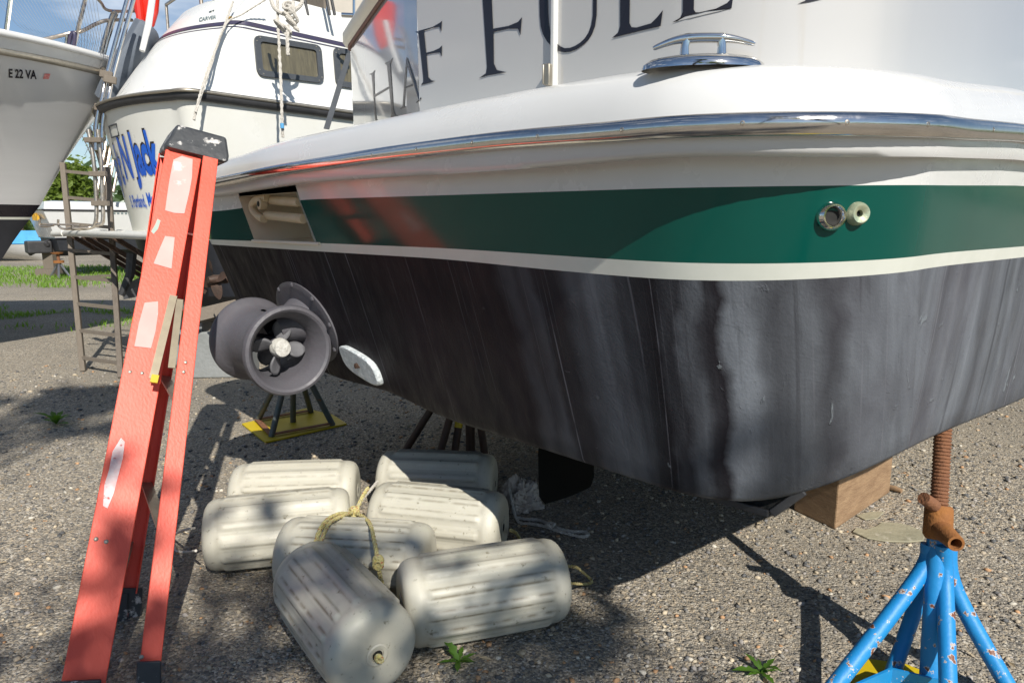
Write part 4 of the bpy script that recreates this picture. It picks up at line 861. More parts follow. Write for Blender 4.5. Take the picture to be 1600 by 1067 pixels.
m = MB(); m.prism([on_ground(1240, 1150, .002), on_ground(1345, 1030, .002), on_ground(1415, 1040, .002), on_ground(1640, 1130, .002), on_ground(1500, 1250, .002)], (0, 0, .006)); m.build('base_plate', YEL, st, smooth=False)

s2_ = thing('jack_stand', on_ground(462, 668), 'jack stand with teal tubes on a yellow base plate under the stern thruster', 'jack stand')
m = MB(); m.prism([on_ground(x, y, .002) for x, y in ((378, 664), (415, 693), (542, 664), (520, 650), (478, 640))], (0, 0, .010)); bpl = m.build('base_plate', YEL, s2_, smooth=False, bevel=.002)
tp2 = at(458, 545, 3.5)
feet = [on_ground(x, y, .012) for x, y in ((402, 658), (424, 682), (458, 659), (486, 644), (520, 664))]
for f in feet:
    dx = tp2 + (f - tp2) * .12; m = MB(); m.tube([f, dx], .016, 12); m.build('leg', TEAL, s2_)
m = MB()
for i, j in ((0, 1), (1, 4), (0, 3)): m.bar(feet[i] + Vector((0, 0, .012)), feet[j] + Vector((0, 0, .012)), .006, .028, (0, 0, 1))
m.build('base_bar', RUST, s2_, smooth=False)
m = MB(); m.tube([tp2 - Vector((0, 0, .12)), tp2 + Vector((0, 0, .12))], .024, 14); m.build('post', TEAL, s2_)

dc = on_ground(690, 728); s3_ = thing('jack_stand', dc, 'dark rusty jack stand in the shade behind the fenders', 'jack stand')
tp3 = bp(.95, 2.02, .545); 
fe3 = [on_ground(x, y, .0) for x, y in ((622, 722), (678, 742), (706, 738), (760, 728))]
for f in fe3: m = MB(); m.tube([f, tp3.lerp(f, .25)], .017, 10); m.build('leg', DKMET, s3_)
m = MB(); m.tube([Vector((tp3.x, tp3.y, .04)), tp3], .022, 12); m.build('post', DKMET, s3_)
m = MB(); m.tube([tp3.lerp(fe3[2], .55), tp3.lerp(fe3[2], .64)], .0185, 10); m.build('yellow_tape', YEL, s3_)
# shade tree behind the viewer (casts the dappled light)
def tree(name, base, h, crown_c, crown_r, nclump, nleaf, leafs, lm, label, cat='tree', seed=1, group=None, trunk_r=.12, sparse=1.0):
    r = random.Random(seed); base = Vector(base); t = thing(name, base, label, cat, group); cc = Vector(crown_c)
    m = MB(); topz = cc + Vector((0, 0, crown_r[2] * .5)); m.tube(smooth_path([base, base.lerp(cc, .5) + Vector((r.uniform(-.15, .15), r.uniform(-.15, .15), 0)), topz], 5), [trunk_r * (1 - .8 * i / 10) for i in range(11)], 9)
    L = MB(); cl = []
    for i in range(nclump):
        while True:
            d = Vector((r.uniform(-1, 1), r.uniform(-1, 1), r.uniform(-1, 1)))
            if .15 < d.length < 1: break
        d *= .75 + .35 * mnoise.noise(d * 2 + Vector((seed, 0, 0)))
        p = cc + Vector((d.x * crown_r[0], d.y * crown_r[1], d.z * crown_r[2])); cl.append(p)
        j = base.lerp(topz, r.uniform(.35, .95)); m.tube([j, j.lerp(p, .5) + Vector((0, 0, .05 * crown_r[2])), p], [trunk_r * .22, trunk_r * .14, trunk_r * .05], 5)
    for p in cl:
        cr_ = r.uniform(.16, .34) * min(crown_r)
        for k in range(nleaf):
            q = p + Vector((r.gauss(0, 1), r.gauss(0, 1), r.gauss(0, .8))) * cr_ * .62
            a = Vector((r.gauss(0, 1), r.gauss(0, 1), r.gauss(0, .6))).normalized(); b_ = a.orthogonal().normalized(); b_ = (Matrix.Rotation(r.uniform(0, 6.28), 3, a) @ b_); sz = leafs * r.uniform(.6, 1.3)
            k0 = len(L.v); L.v += [q - a * sz, q + b_ * sz * .45, q + a * sz, q - b_ * sz * .45]; L.f.append([k0, k0 + 1, k0 + 2, k0 + 3])
    m.build('trunk', BARK, t); L.build('crown', lm, t, smooth=False); return t
# ================================================================== WHITE CABIN CRUISER
CB = math.radians(43); U2 = Vector((math.sin(CB), math.cos(CB), 0)); V2 = Vector((-U2.y, U2.x, 0)); C2 = Vector((-2.19, 4.74, 0))
def cp(u, v, z): p = C2 + U2 * u + V2 * v; return Vector((p.x, p.y, z))
cr_ = thing('cabin_cruiser', cp(1.5, 1.1, 0), 'white cabin cruiser with blue lettering on its rounded stern and a black rub rail', 'boat')
CW, BUL = 1.70, .165
def cring(a, b, z, zt=None, R=.13, fwd=6.0, bul=BUL):
    P = []
    for u in (fwd, 4.5, 3.4, 2.6, 2, 1.6, 1.3, 1.0, .8): P.append(cp(max(u, a + R), b + (.9 * max(0, (u - 2.6) / 3.4) ** 2), z))
    for k in range(0, 9):
        t = math.pi / 2 * k / 8; P.append(cp(a + R - R * math.sin(t), b + R - R * math.cos(t), z))
    w0, w1 = b + R, CW - b - R
    for k in range(1, 25):
        s = k / 24; P.append(cp(a - bul * 4 * s * (1 - s), lerp(w0, w1, s), z if zt is None else z))
    for k in range(1, 9):
        t = math.pi / 2 * k / 8; P.append(cp(a + R - R * math.cos(t), w1 + R * math.sin(t), z))
    for u in (.8, 1.0, 1.3, 1.6, 2, 2.6, 3.4, 4.5, fwd): P.append(cp(max(u, a + R), CW - b - .9 * max(0, (u - 2.6) / 3.4) ** 2, z))
    return P
def cmesh(rings, name, m, cap=False, par=None, ang=35):
    b = MB(); b.grid(rings); K = len(rings[0])
    if cap: b.f.append([(len(rings) - 1) * K + i for i in range(K)])
    return b.build(name, m, par or cr_, ang=ang)
def hull_t(t): return (lerp(.14, .0, t), lerp(.10, .0, t))
cmesh([cring(*hull_t(t), lerp(1.0, 1.93, t)) for t in (0, .15, .3, .45, .6, .75, .9, 1)], 'hull_side', GELOLD)
cmesh([cring(.14, .10, .985), cring(.15, .11, .93), cring(.2, .13, .75), cring(.28, .17, .56), cring(.4, .5, .45), cring(.7, 1.0, .42)], 'bottom', BLKBOT, True)
cmesh([cring(.135, .095, 1.0), cring(.14, .10, .985)], 'waterline', STRIPE)
rr_ = cring(-.015, -.015, 1.955); b = MB(); b.tube(rr_, .038, 12, flat=.8, roll=(0, 0, 1)); b.build('rub_rail', RUBBER, cr_)
b = MB(); b.tube(cring(-.045, -.045, 1.972), .010, 8); b.build('rail_insert', ALU, cr_)
cmesh([cring(.0, .0, 1.93), cring(.01, .01, 1.99), cring(.05, .03, 2.02), cring(.09, .04, 2.05), cring(.25, .07, 2.28), cring(.415, .098, 2.495)], 'cabin_side', GELC)
cmesh([cring(.411, .094, 2.497), cring(.436, .098, 2.528)], 'cabin_stripe', NAVY)
cmesh([cring(.398, .090, 2.476), cring(.403, .091, 2.482)], 'pin_stripe', NAVY)
cmesh([cring(.415, .098, 2.495), cring(.44, .102, 2.53), cring(.62, .14, 2.74), cring(.66, .15, 2.765), cring(.72, .2, 2.77), cring(1.2, .8, 2.76)], 'flybridge_coaming', GELC, True)
def cside(px, py, out=0.0):      # on the leaning cabin side
    r = sight(px, py); b_ = .07
    for _ in range(6):
        t = (b_ + C2.dot(V2)) / r.dot(V2); p = r * t + Vector((0, 0, EYE)); b_ = interp([2.05, 2.5], [.04, .098], p.z)
    return p - V2 * out
def rrect(c4, rad, k=5):         # rounded quad from four corners
    pts = []
    for i in range(4):
        p, a, b_ = c4[i], c4[i - 1], c4[(i + 1) % 4]; p1 = p + (a - p).normalized() * rad; p2 = p + (b_ - p).normalized() * rad
        for j in range(k + 1): t = j / k; pts.append((p1 * (1 - t) + p * t).lerp(p * (1 - t) + p2 * t, t))
    return pts
def cwin(q):
    c4 = [cside(x, y, .004) for x, y in q]; ctr = sum(c4, Vector()) / 4; out = rrect(c4, .055); inn = rrect([ctr + (p - ctr) * .80 + Vector((0, 0, 0)) for p in c4], .028); nv = -V2 * .016
    inn = [ctr + Vector(((p - ctr).x * 1.04, (p - ctr).y * 1.04, (p - ctr).z * .90)) for p in inn]
    b = MB(); b.grid([out, [p + nv for p in out], [p + nv * .9 for p in inn], [p - nv * .3 for p in inn]], closed_u=True); f = b.build('window', FRAMEM, cr_, ang=30)
    b = MB(); b.f.append(list(range(len(inn)))); b.v += [p + nv * .05 for p in inn]; b.build('pane', CURT, f, smooth=False)
    for i in range(len(out)):
        if i % 3 == 1: b = MB(); p = out[i].lerp(inn[i], .35) + nv; b.lathe(p, -V2, [(0, .006), (.003, .004)], 8); b.build('frame_screw', ALU, f)
cwin([(395, 55), (500, 72), (505, 131), (401, 119)]); cwin([(519, 74), (618, 90), (618, 149), (524, 135)])
# lettering on the stern, laid on the curved face
def stern_pt(v, z):
    t = (z - 1.0) / .93; a, b_ = hull_t(max(0, min(1, t))); R = .13; w0, w1 = b_ + R, CW - b_ - R; s = max(0, min(1, (v - w0) / (w1 - w0))); return cp(a - BUL * 4 * s * (1 - s) - .004, v, z)
def stern_text(txt, v0, v1, z0, z1, m, bold=.0, name='stern_lettering', dv=0, dz=0, out=0.0, skew=0.0):
    vs, fs = text_shape(txt, bold); b = MB(); b.f = fs
    b.v = [stern_pt(lerp(v0, v1, p.x) + dv, z0 + p.y * (z1 - z0) + dz + skew * p.x) - U2 * out for p in vs]; return b.build(name, m, cr_, smooth=False)
stern_text("Cap't", 1.34, .93, 1.40, 1.69, INK, .03, 'lettering_shadow', .008, .014, .0005); stern_text("Cap't", 1.34, .93, 1.40, 1.69, BLUELET, .02, out=.0016)
stern_text("N", .885, .735, 1.44, 1.73, INK, .035, 'lettering_shadow', .008, .014, .0005); stern_text("N", .885, .735, 1.44, 1.73, BLUELET, .025, out=.0016)
stern_text("Jack", .695, .375, 1.46, 1.75, INK, .045, 'lettering_shadow', .008, .014, .0005); stern_text("Jack", .695, .375, 1.46, 1.75, BLUELET, .035, out=.0016)
stern_text("S. Portland,", .93, .66, 1.225, 1.315, BLUELET, .02, 'port_lettering'); stern_text("Me", .63, .545, 1.235, 1.325, BLUELET, .04, 'port_lettering')
vs, fs = text_shape('28', .0); 
def upper_pt(px, py): 
    r = sight(px, py); s_ = None; best = None
    for a in [i * .01 for i in range(40, 75)]:
        p, n = on_plan(cring(a, .1, 0), px, py, .004); zr = interp([.42, .62], [2.51, 2.74], a)
        if best is None or abs(p.z - zr) < best[0]: best = (abs(p.z - zr), p)
    return best[1]
def upper_text(txt, q, m, bold=0):
    vs, fs = text_shape(txt, bold); b = MB(); b.f = fs; c4 = [upper_pt(*p) for p in q]
    b.v = [(c4[0].lerp(c4[1], p.x)).lerp(c4[3].lerp(c4[2], p.x), p.y) for p in vs]; b.build('maker_lettering', m, cr_, smooth=False)
upper_text('28', [(327, 19), (336, 16), (337, 11), (328, 13)], GREYLET, .02)
upper_text('CARVER', [(311, 34), (338, 29), (339, 24), (312, 28)], GREYLET, .03)
b = MB(); b.f = [[0, 1, 2, 3]]; b.v = [upper_pt(x, y) for x, y in ((353, 31), (363, 29), (363, 26), (354, 27))]; b.build('yellow_sticker', LOGO, cr_, smooth=False)
b = MB(); q = [stern_pt(1.0, 1.82), stern_pt(.82, 1.82), stern_pt(.82, 1.74), stern_pt(1.0, 1.74)]; b.tube(q + [q[0]], .006, 6); b.build('stern_vent_frame', FRAMEM, cr_)
# flybridge things that show above the coaming
b = MB(); b.box(cp(1.25, 1.55, 3.05), U2 * .12, V2 * .38, (0, 0, .34)); b.build('canvas_curtain', RUBBER, cr_, smooth=False, bevel=.02)
b = MB()
for k in range(7): b.box(cp(1.35, 1.10 - k * .115, 3.0), U2 * .012, V2 * .054, (0, 0, .26))
b.build('wooden_panel', WOODG, cr_, smooth=False)
b = MB(); b.tube([cp(.72, 1.95, 2.76), cp(.72, 1.95, 3.05), cp(.75, 1.0, 3.12), cp(.8, .4, 3.12)], .014, 8); b.tube([cp(.73, 1.25, 2.76), cp(.73, 1.25, 3.3)], .016, 8); b.build('bridge_rail', STEEL, cr_)
for px, c in ((478, 470), (512, 505), (520, 512)): b = MB(); b.tube([at(px + 3, 24, 5.6), at(c, -30, 5.6)], .012, 8); b.build('bridge_stay', RUBBER, cr_)
b = MB(); b.box(at(430, -3, 5.7), Vector((.09, 0, 0)), Vector((0, .05, 0)), Vector((0, 0, .05))); b.build('blue_cushion', TARP, cr_, smooth=False, bevel=.015)
b = MB(); b.tube([at(534, 24, 5.45), at(556, 25, 5.45)], .018, 10); b.tube([at(553, 26, 5.4), at(553, -20, 5.4)], .010, 8); b.build('rod_holder', CHROME2, cr_)
# swim platform, its struts and its folding steel ladder
PZ = 1.03
b = MB(); b.tube([cp(-.45, -.75, PZ), cp(-.45, 1.30, PZ), cp(-.40, 1.36, PZ), cp(-.0, 1.38, PZ)], .023, 12); b.tube([cp(-.455, 1.22, PZ), cp(-.455, 1.50, PZ - .005)], .025, 12)
pl = b.build('swim_platform', GELOLD, cr_)
b = MB()
for k in range(5): b.box(cp(-.37 + k * .085, .60, PZ + .006), U2 * .036, V2 * .74, (0, 0, .012))
b.build('platform_slats', GELOLD, pl, smooth=False)
for v in (1.25, .98, .72, .30): b = MB(); b.bar(cp(-.40, v, PZ - .02), cp(.17, v - .02, .60), .04, .03, V2); b.build('platform_strut', DKMET, pl, smooth=False)
lad = MB(); Y = 5.02
for dx in (0, 12): lad.tube(smooth_path([at(112 + dx * 2, 357, Y - .1 + dx * .012), at(140 + dx, 356 - dx * .4, Y), at(150 + dx * .9, 345, Y), at(150 + dx * .8, 300, Y + .02), at(146 + dx, 250, Y + .03), at(138 + dx * 1.2, 203, Y + .04)], 5), .014, 10)
swl = lad.build('swim_ladder', STEEL, cr_)
for px, py in ((141, 219), (148, 272), (152, 318)): b = MB(); b.bar(at(px - 8, py, Y + .0), at(px + 18, py, Y + .0), .035, .035, (0, 0, 1)); b.build('ladder_step', WOODG, swl, smooth=False, bevel=.004)
lad = MB()
for dx in (0, 10): lad.tube(smooth_path([at(150 + dx, 235, 5.3), at(151 + dx, 190, 5.32), at(160 + dx, 150, 5.35), at(168 + dx, 112, 5.4), at(200 + dx, -5, 5.5)], 5), .015, 10)
st2 = lad.build('stern_ladder', CHROME, cr_)
for px, py, w_ in ((158, 168, 14), (164, 116, 12), (170, 124, 12)): b = MB(); b.bar(at(px - w_ + 4, py - 1, 5.33), at(px + w_, py + 3, 5.36), .05, .04, (0, 0, 1)); b.build('ladder_step', WOODG, st2, smooth=False, bevel=.004)
b = MB(); b.tube(smooth_path([at(62, 343, 5.0), at(62, 352, 5.0), at(70, 354, 5.0), at(84, 352, 5.0)], 4), .008, 8); b.tube(smooth_path([at(91, 343, 5.05), at(92, 354, 5.05), at(104, 358, 5.05), at(125, 352, 5.05)], 4), .008, 8); b.tube([at(64, 350, 5.02), at(125, 352, 5.05)], .007, 8); b.build('platform_hook', STEEL, pl)
# running gear
b = MB(); pcn = at(335, 437, 4.35)
for k in range(4):
    a = k * math.pi / 2 + .3; rows = []
    for i in range(6):
        r_ = lerp(.02, .13, i / 5); wch = (.03, .05, .062, .062, .05, .016)[i]; rows.append([pcn + (Vector((.8, -.3, 0)) * math.cos(a + j) + Vector((0, 0, 1)) * math.sin(a + j)) * r_ + U2 * (j * .03) for j in [(-.5 + q / 4) * wch / r_ for q in range(5)]])
    b.grid(rows)
b.lathe(pcn - U2 * .04, U2, [(0, .02), (.03, .03), (.12, .03)], 14); b.tube([pcn, pcn + U2 * .8 + Vector((0, 0, .08))], .016, 8); b.build('propeller', DKMET, cr_)
b = MB(); b.tube([at(206, 396, 5.0), at(203, 430, 4.98), at(189, 461, 4.95)], [.035, .032, .022], 8); b.build('steering_strut', RUBBER, cr_)
b = MB(); b.prism([at(191, 446, 4.95), at(226, 430, 5.1), at(224, 462, 5.1), at(193, 468, 4.95)], (0, .012, 0)); b.build('rudder_plate', PLATE, cr_, smooth=False)
b = MB(); q = on_ground(318, 592); b.box(q + Vector((.05, .16, .17)), Vector((.26, .02, 0)), Vector((-.02, .14, 0)), (0, 0, .168)); tag(b.build('keel_block', mat('grey_block', (.30, .31, .31), .7, var=(8, (.2, .21, .2), 1.5), bump=(40, .4)), None, smooth=False, bevel=.01), 'pale grey block under the cabin cruiser, behind the stern thruster', 'block')
b = MB(); b.bar(at(296, 497, 4.7), at(372, 478, 5.0), .10, .03, U2); tag(b.build('support_plank', WOODG, None, smooth=False), 'grey plank under the bottom of the cabin cruiser, beside the red ladder', 'plank')
b = MB(); q = at(334, 495, 4.85); b.box(Vector((q.x, q.y + .1, .33 + (q.z - .36) / 2)), Vector((.10, 0, 0)), Vector((0, .08, 0)), (0, 0, max(.02, (q.z - .36) / 2))); tag(b.build('support_post', WOODD, None, smooth=False), 'dark timber post standing on the grey block under the plank', 'post')
# things on and about the cruiser
b = MB(); P = smooth_path([at(170, 160, 5.75), at(180, 137, 5.75), at(200, 98, 5.8), at(218, 70, 5.85), at(232, 44, 5.9)], 5); b.tube(P, [.05] + [.085] * (len(P) - 2) + [.07], 12, flat=1.5); b.tube([p + Vector((-.05, -.02, .04)) for p in P], .045, 8)
tag(b.build('covered_tender', DINGHY), 'dark grey covered tender hung on edge behind the cruiser stern', 'tender')
b = MB(); P = [at(x, y, 5.95) for x, y in ((232, 52), (231, 40), (229, 20), (226, -5), (222, -40))]; b.tube(P, [.01, .055, .095, .12, .13], 16, flat=.6); kb = b.build('kayak', KAYAK); tag(kb, 'red plastic kayak hanging upright behind the cruiser stern', 'kayak')
b = MB(); b.tube([p + Vector((-.02, -.075, 0)) for p in P[1:]], .03, 8); b.build('kayak_cockpit_rim', KAYAK, kb)
b = MB(); b.tube([at(239, -8, 5.55), at(232, 40, 5.5), at(222, 80, 5.42)], [.024, .024, .02], 8); tag(b.build('white_pole', GEL), 'white pole standing before the red kayak', 'pole')
def cord(name, pts, r, label, m=ROPEW, cat='rope', tw=True): return rope(name, pts, r, m, label, cat, 6, tw)
cord('mooring_line', [at(364, 3, 5.2), at(346, 55, 5.05), at(325, 108, 4.85), at(312, 150, 4.68), at(303, 188, 4.62)], .009, 'white line running down the corner of the cruiser to its rub rail')
cord('mooring_line', [at(415, 0, 5.2), at(380, 22, 5.15), at(352, 40, 5.05), at(328, 108, 4.83), at(306, 176, 4.62)], .007, 'thinner white line running beside the corner line of the cruiser')
cord('hanging_line', [at(434, -6, 4.95), at(434, 30, 4.92), at(437, 90, 4.86), at(440, 165, 4.72), at(442, 215, 4.72)], .011, 'long white line hanging down over the cruiser window')
cord('rope_tail', [at(450, 40, 4.9), at(449, 60, 4.87), at(450, 87, 4.85)], .012, 'short white rope tail ending above the cruiser window')
m = MB(); r_ = random.Random(5)
for k in range(8):
    c = at(448 + r_.uniform(-10, 10), 12 + k * 5.5, 4.9); m.tube([c + Vector((math.cos(t + k) * .035, math.sin(t) * .02, math.sin(t + k * .7) * .035 + .004 * t)) for t in [i * .6 for i in range(12)]], .011, 7)
m.tube(smooth_path([at(422, -6, 4.95), at(428, 12, 4.93), at(442, 22, 4.9), at(455, 20, 4.9), at(470, 8, 4.93), at(473, -4, 4.95)], 6), .013, 8)
tag(m.build('rope_bundle', ROPEW), 'bundle of white knotted rope at the edge of the cruiser roof', 'rope')
m = MB(); m.tube([at(440.5, 193, 4.70), at(441, 201, 4.70)], .013, 8); tag(m.build('tape_band', TARP), 'blue tape on the long white line below the window', 'tape')
m = MB(); m.bar(at(546, 84, 4.6), at(510, 202, 4.35), .035, .004, (1, 0, 0)); tag(m.build('strap', FRAMEM, None, smooth=False), 'dark grey strap running down beside the left end of the stern wall', 'strap')

# ================================================================== WOODEN LADDER
wl = thing('wooden_ladder', on_ground(160, 582), 'weathered wooden ladder leaning on the cruiser swim platform', 'ladder')
lb_, lt_ = on_ground(130, 580), at(98, 255, 5.42); rb_2, rt_ = on_ground(189, 590), at(168, 262, 5.36)
b = MB(); b.bar(lb_, lt_, .036, .045, (1, .3, 0)); b.build('rail', WOODG, wl, smooth=False, bevel=.004)  # greyer wood than the right rail puts its sunlit tone into the colour
b = MB(); b.bar(rb_2, rt_, .036, .045, (1, .3, 0)); b.build('rail', WOODD, wl, smooth=False, bevel=.004)
for k in range(8):
    t = .065 + k * .128; b = MB(); p, q = lb_.lerp(lt_, t), rb_2.lerp(rt_, t); b.bar(p, q, .024, .024, (0, 0, 1)); b.build('rung', WOODG, wl, smooth=False)

# ================================================================== WHITE BOAT BOW ON THE LEFT
bw = thing('moored_boat', (-4.6, 5.6, 0), 'large white flared bow of a boat with a net strung on its rails', 'boat')
AX = Vector((-.97, -.06, 0)); SD = Vector((.06, -.97, 0)); STEM = Vector((-3.27, 5.85, 0))
def bowring(z, side=1):
    so_ = interp([.45, .7, .99, 1.25, 1.6, 2.0, 2.22, 2.33, 2.42], [1.38, 1.14, .92, .69, .46, .18, .05, -.03, -.06], z); B = interp([.45, .8, 1.25, 1.7, 2.1, 2.33, 2.42], [.2, .65, 1.0, 1.22, 1.45, 1.6, 1.62], z); k = interp([.45, 1.25, 1.8, 2.2, 2.42], [1.6, 1.15, .8, .55, .48], z)
    ss = [0, .01, .03, .06, .1, .16, .24, .34, .46, .6, .8, 1.05, 1.4, 1.8, 2.3, 3, 4, 5.5, 7]
    sheer = lambda s_: (-.035 * min(s_, 4) if z > 2.1 else 0)
    pts = []
    for sg in (1, -1):
        l = [STEM + AX * (so_ + s_) + SD * (sg * B * (1 - math.exp(-(s_ + .0) / k)) ** .85) + Vector((0, 0, z + sheer(s_))) for s_ in ss]
        pts += l[::-1] if sg == 1 else l[1:]
    return pts
def bmesh_(zs, name, m, cap=False): b = MB(); R = [bowring(z) for z in zs]; b.grid(R); K = len(R[0]); (b.f.append([(len(R) - 1) * K + i for i in range(K)]) if cap else None); return b.build(name, m, bw)
bmesh_((1.255, 1.4, 1.6, 1.8, 2.0, 2.15, 2.27), 'topside', HULLG); bmesh_((1.155, 1.255), 'waterline_band', INK); bmesh_((1.135, 1.155), 'boot_stripe', STRIPE); bmesh_((.45, .6, .8, .95, 1.05, 1.135), 'bottom', BLKBOT)
bmesh_((2.30, 2.36, 2.42), 'bulwark', GEL, True); b = MB(); b.tube([p + Vector((0, 0, .01)) for p in bowring(2.285)], .028, 10); b.build('rub_rail', ALU, bw)
b = MB(); b.tube([p + Vector((0, 0, .0)) for p in bowring(2.40)], .026, 10); b.build('toe_rail', GEL, bw)
from mathutils.bvhtree import BVHTree
_R = [bowring(z) for z in (1.255, 1.4, 1.6, 1.8, 2.0, 2.15, 2.27)]; _b = MB(); _b.grid(_R); BOWT = BVHTree.FromPolygons(_b.v, _b.f)
def on_bow(px, py):
    d = sight(px, py).normalized(); loc, nr, i_, t_ = BOWT.ray_cast(Vector((0, 0, EYE)), d)
    if nr.dot(d) > 0: nr = -nr
    return loc + nr * .003
def bowtext(txt, x0, x1, y0, y1, m, sl=0, bold=0):
    vs, fs = text_shape(txt, bold); b = MB(); b.f = fs
    for p in vs:
        b.v.append(on_bow(lerp(x0, x1, p.x), lerp(y0, y1, p.y) + sl * p.x))
    return b.build('registration', m, bw, smooth=False)
bowtext('E 22 VA', 13.5, 57, 121, 107.5, INK, 2.5, .03)
b = MB()
for x, y in ((67, 123.5), (76, 124), (78.5, 115.5), (69.5, 115)):
    b.v.append(on_bow(x, y))
b.f = [[0, 1, 2, 3]]; b.build('sticker', STK, bw, smooth=False)
def tubes(name, lst, r, m, par): b = MB(); [b.tube(smooth_path(p, 5) if len(p) > 2 else p, r, 8) for p in lst]; return b.build(name, m, par)
tubes('stanchion', [[at(6, 78, 5.2), at(18, -12, 5.2)]], .016, CHROME, bw); tubes('stanchion', [[at(111, 92, 5.55), at(136, -12, 5.5)]], .016, CHROME, bw); tubes('stanchion', [[at(101, 90, 5.5), at(105, 55, 5.5)]], .012, CHROME, bw)
tubes('pulpit_post', [[at(155, 104, 5.8), at(162, 70, 5.8), at(174, 30, 5.8), at(180, 18, 5.8)]], .02, CHROME, bw); tubes('pulpit_post', [[at(158, 106, 6.0), at(170, 60, 6.0), at(184, 18, 6.0)]], .013, CHROME, bw)
tubes('life_rail', [[at(-10, 70, 5.2), at(20, 69, 5.2), at(60, 64, 5.35), at(104, 54, 5.5), at(128, 49, 5.55), at(150, 38, 5.7), at(170, 32, 5.8), at(206, 32, 6.1)]], .014, STEEL, bw); tubes('life_rail', [[at(150, -4, 5.6), at(158, 5, 5.7), at(170, 17, 5.8), at(212, 18, 6.1)]], .012, STEEL, bw)
b = MB()
for i in range(30):
    t = i / 29; a_, b_ = (lerp(-10, 150, t), lerp(-6, -2, t)), (lerp(60, 166, t ** .7), lerp(62, 98, t ** .6)); A_, B_ = at(*a_, 5.4), at(*b_, 5.7)
    b.tube(smooth_path([A_, A_.lerp(B_, .5) + Vector((0, 0, -.05)), B_], 4), .0016, 4)
for i in range(12):
    t = i / 11; A_, B_ = at(lerp(118, 172, t), lerp(52, 34, t), 5.6), at(lerp(116, 156, t), lerp(92, 104, t), 5.7); b.tube([A_, A_.lerp(B_, .5) + Vector((.01, 0, 0)), B_], .0016, 4)
b.build('rail_net', mat('pale_net_cord', (.42, .44, .47), .8, var=(30, (.3, .32, .36), 1.5)), bw)
b = MB(); b.tube(smooth_path([at(107, 89, 5.5), at(109, 65, 5.5), at(113, 52, 5.5), at(117, 57, 5.5), at(113, 88, 5.5)], 5), .014, 8); tag(b.build('dock_line', NAVY), 'dark blue line looped over the rail of the left bow', 'rope')
b = MB(); b.lathe(at(29, 76, 5.25), (0, 0, 1), [(0, .035), (.03, .04), (.05, .025), (.06, .04), (.07, .03)], 14); b.tube([at(22, 70, 5.25), at(37, 72, 5.25)], .012, 8); b.build('bow_cleat', STEEL, bw)
b = MB(); b.tube([at(132, 94, 5.7), at(140, 92, 5.75), at(158, 99, 5.8)], .014, 8); b.lathe(at(128, 94, 5.65), (0, 0, 1), [(0, .03), (.04, .02)], 10); b.build('anchor_chock', STEEL, bw)
b = MB(); b.tube(smooth_path([at(156, 104, 5.8), at(164, 112, 5.7), at(170, 122, 5.65), at(168, 140, 5.65)], 5), .02, 8); b.bar(at(160, 122, 5.6), at(180, 128, 5.6), .03, .02, (0, 0, 1)); b.build('bow_roller', STEEL, bw)

# ================================================================== BOAT FAR BEHIND
fb = thing('distant_boat', (-7.5, 15.5, 0), 'small white boat with a black bottom standing on blocks beyond the grass', 'boat')
FC = Vector((-9.45, 14.0, 0)); FU = Vector((.73, .68, 0)).normalized(); FV = Vector((-FU.y, FU.x, 0))
def fring(a, b_, z):
    P = [FC + FU * max(a, u) + FV * (b_ + max(0, (u - 3.5) / 3) ** 2 * 1.0) + Vector((0, 0, z)) for u in (6.4, 5.5, 4.5, 3.5, 2, 1, .3)] + [FC + FU * a + FV * b_ + Vector((0, 0, z)), FC + FU * (a - .02) + FV * 1.0 + Vector((0, 0, z)), FC + FU * a + FV * (2.1 - b_) + Vector((0, 0, z))]
    P += [FC + FU * max(a, u) + FV * (2.1 - b_ - max(0, (u - 3.5) / 3) ** 2 * 1.0) + Vector((0, 0, z)) for u in (.3, 1, 2, 3.5, 4.5, 5.5, 6.4)]; return P
def fm(rings, name, m, cap=False): b = MB(); b.grid(rings); K = len(rings[0]); (b.f.append([(len(rings) - 1) * K + i for i in range(K)]) if cap else None); return b.build(name, m, fb, ang=30)
fm([fring(.18, .12, .80), fring(.1, .05, 1.1), fring(0, 0, 1.38)], 'topside', GEL); fm([fring(-.02, -.02, 1.365), fring(-.02, -.02, 1.395)], 'rub_rail', INK); fm([fring(.02, .01, 1.395), fring(.05, .05, 1.55), fring(.2, .2, 1.57)], 'deck', GEL, True)
fm([fring(.17, .11, .80), fring(.18, .12, .835)], 'waterline', INK); fm([fring(.2, .14, .80), fring(.24, .18, .55), fring(.3, .8, .42)], 'bottom', BLKBOT, True)
b = MB(); Q = [FC + FU * 2.5, FC + FU * 4.6]; 
b.add([Q[0] + FV * .3 + Vector((0, 0, 1.56)), Q[0] + FV * 1.8 + Vector((0, 0, 1.56)), Q[1] + FV * 1.7 + Vector((0, 0, 1.56)), Q[1] + FV * .4 + Vector((0, 0, 1.56)), Q[0] + FU * .75 + FV * .4 + Vector((0, 0, 2.7)), Q[0] + FU * .75 + FV * 1.7 + Vector((0, 0, 2.7)), Q[1] + FV * 1.6 + Vector((0, 0, 2.7)), Q[1] + FV * .5 + Vector((0, 0, 2.7))], [[0, 1, 5, 4], [1, 2, 6, 5], [2, 3, 7, 6], [3, 0, 4, 7], [4, 5, 6, 7]]); b.build('cabin', GEL, fb, smooth=False)
b = MB()
for k in range(4): b.tube([at(150 + k * 9, 312 - k * 4, 14.6), at(166 + k * 7, 222 + k * 8, 15)], .03, 8)
b.tube([at(160, 262, 14.8), at(190, 250, 15)], .025, 8); b.build('cabin_rail', STEEL, fb)
vs, fs = text_shape('GENERAL  MARINE  26', .02); b = MB(); b.f = fs
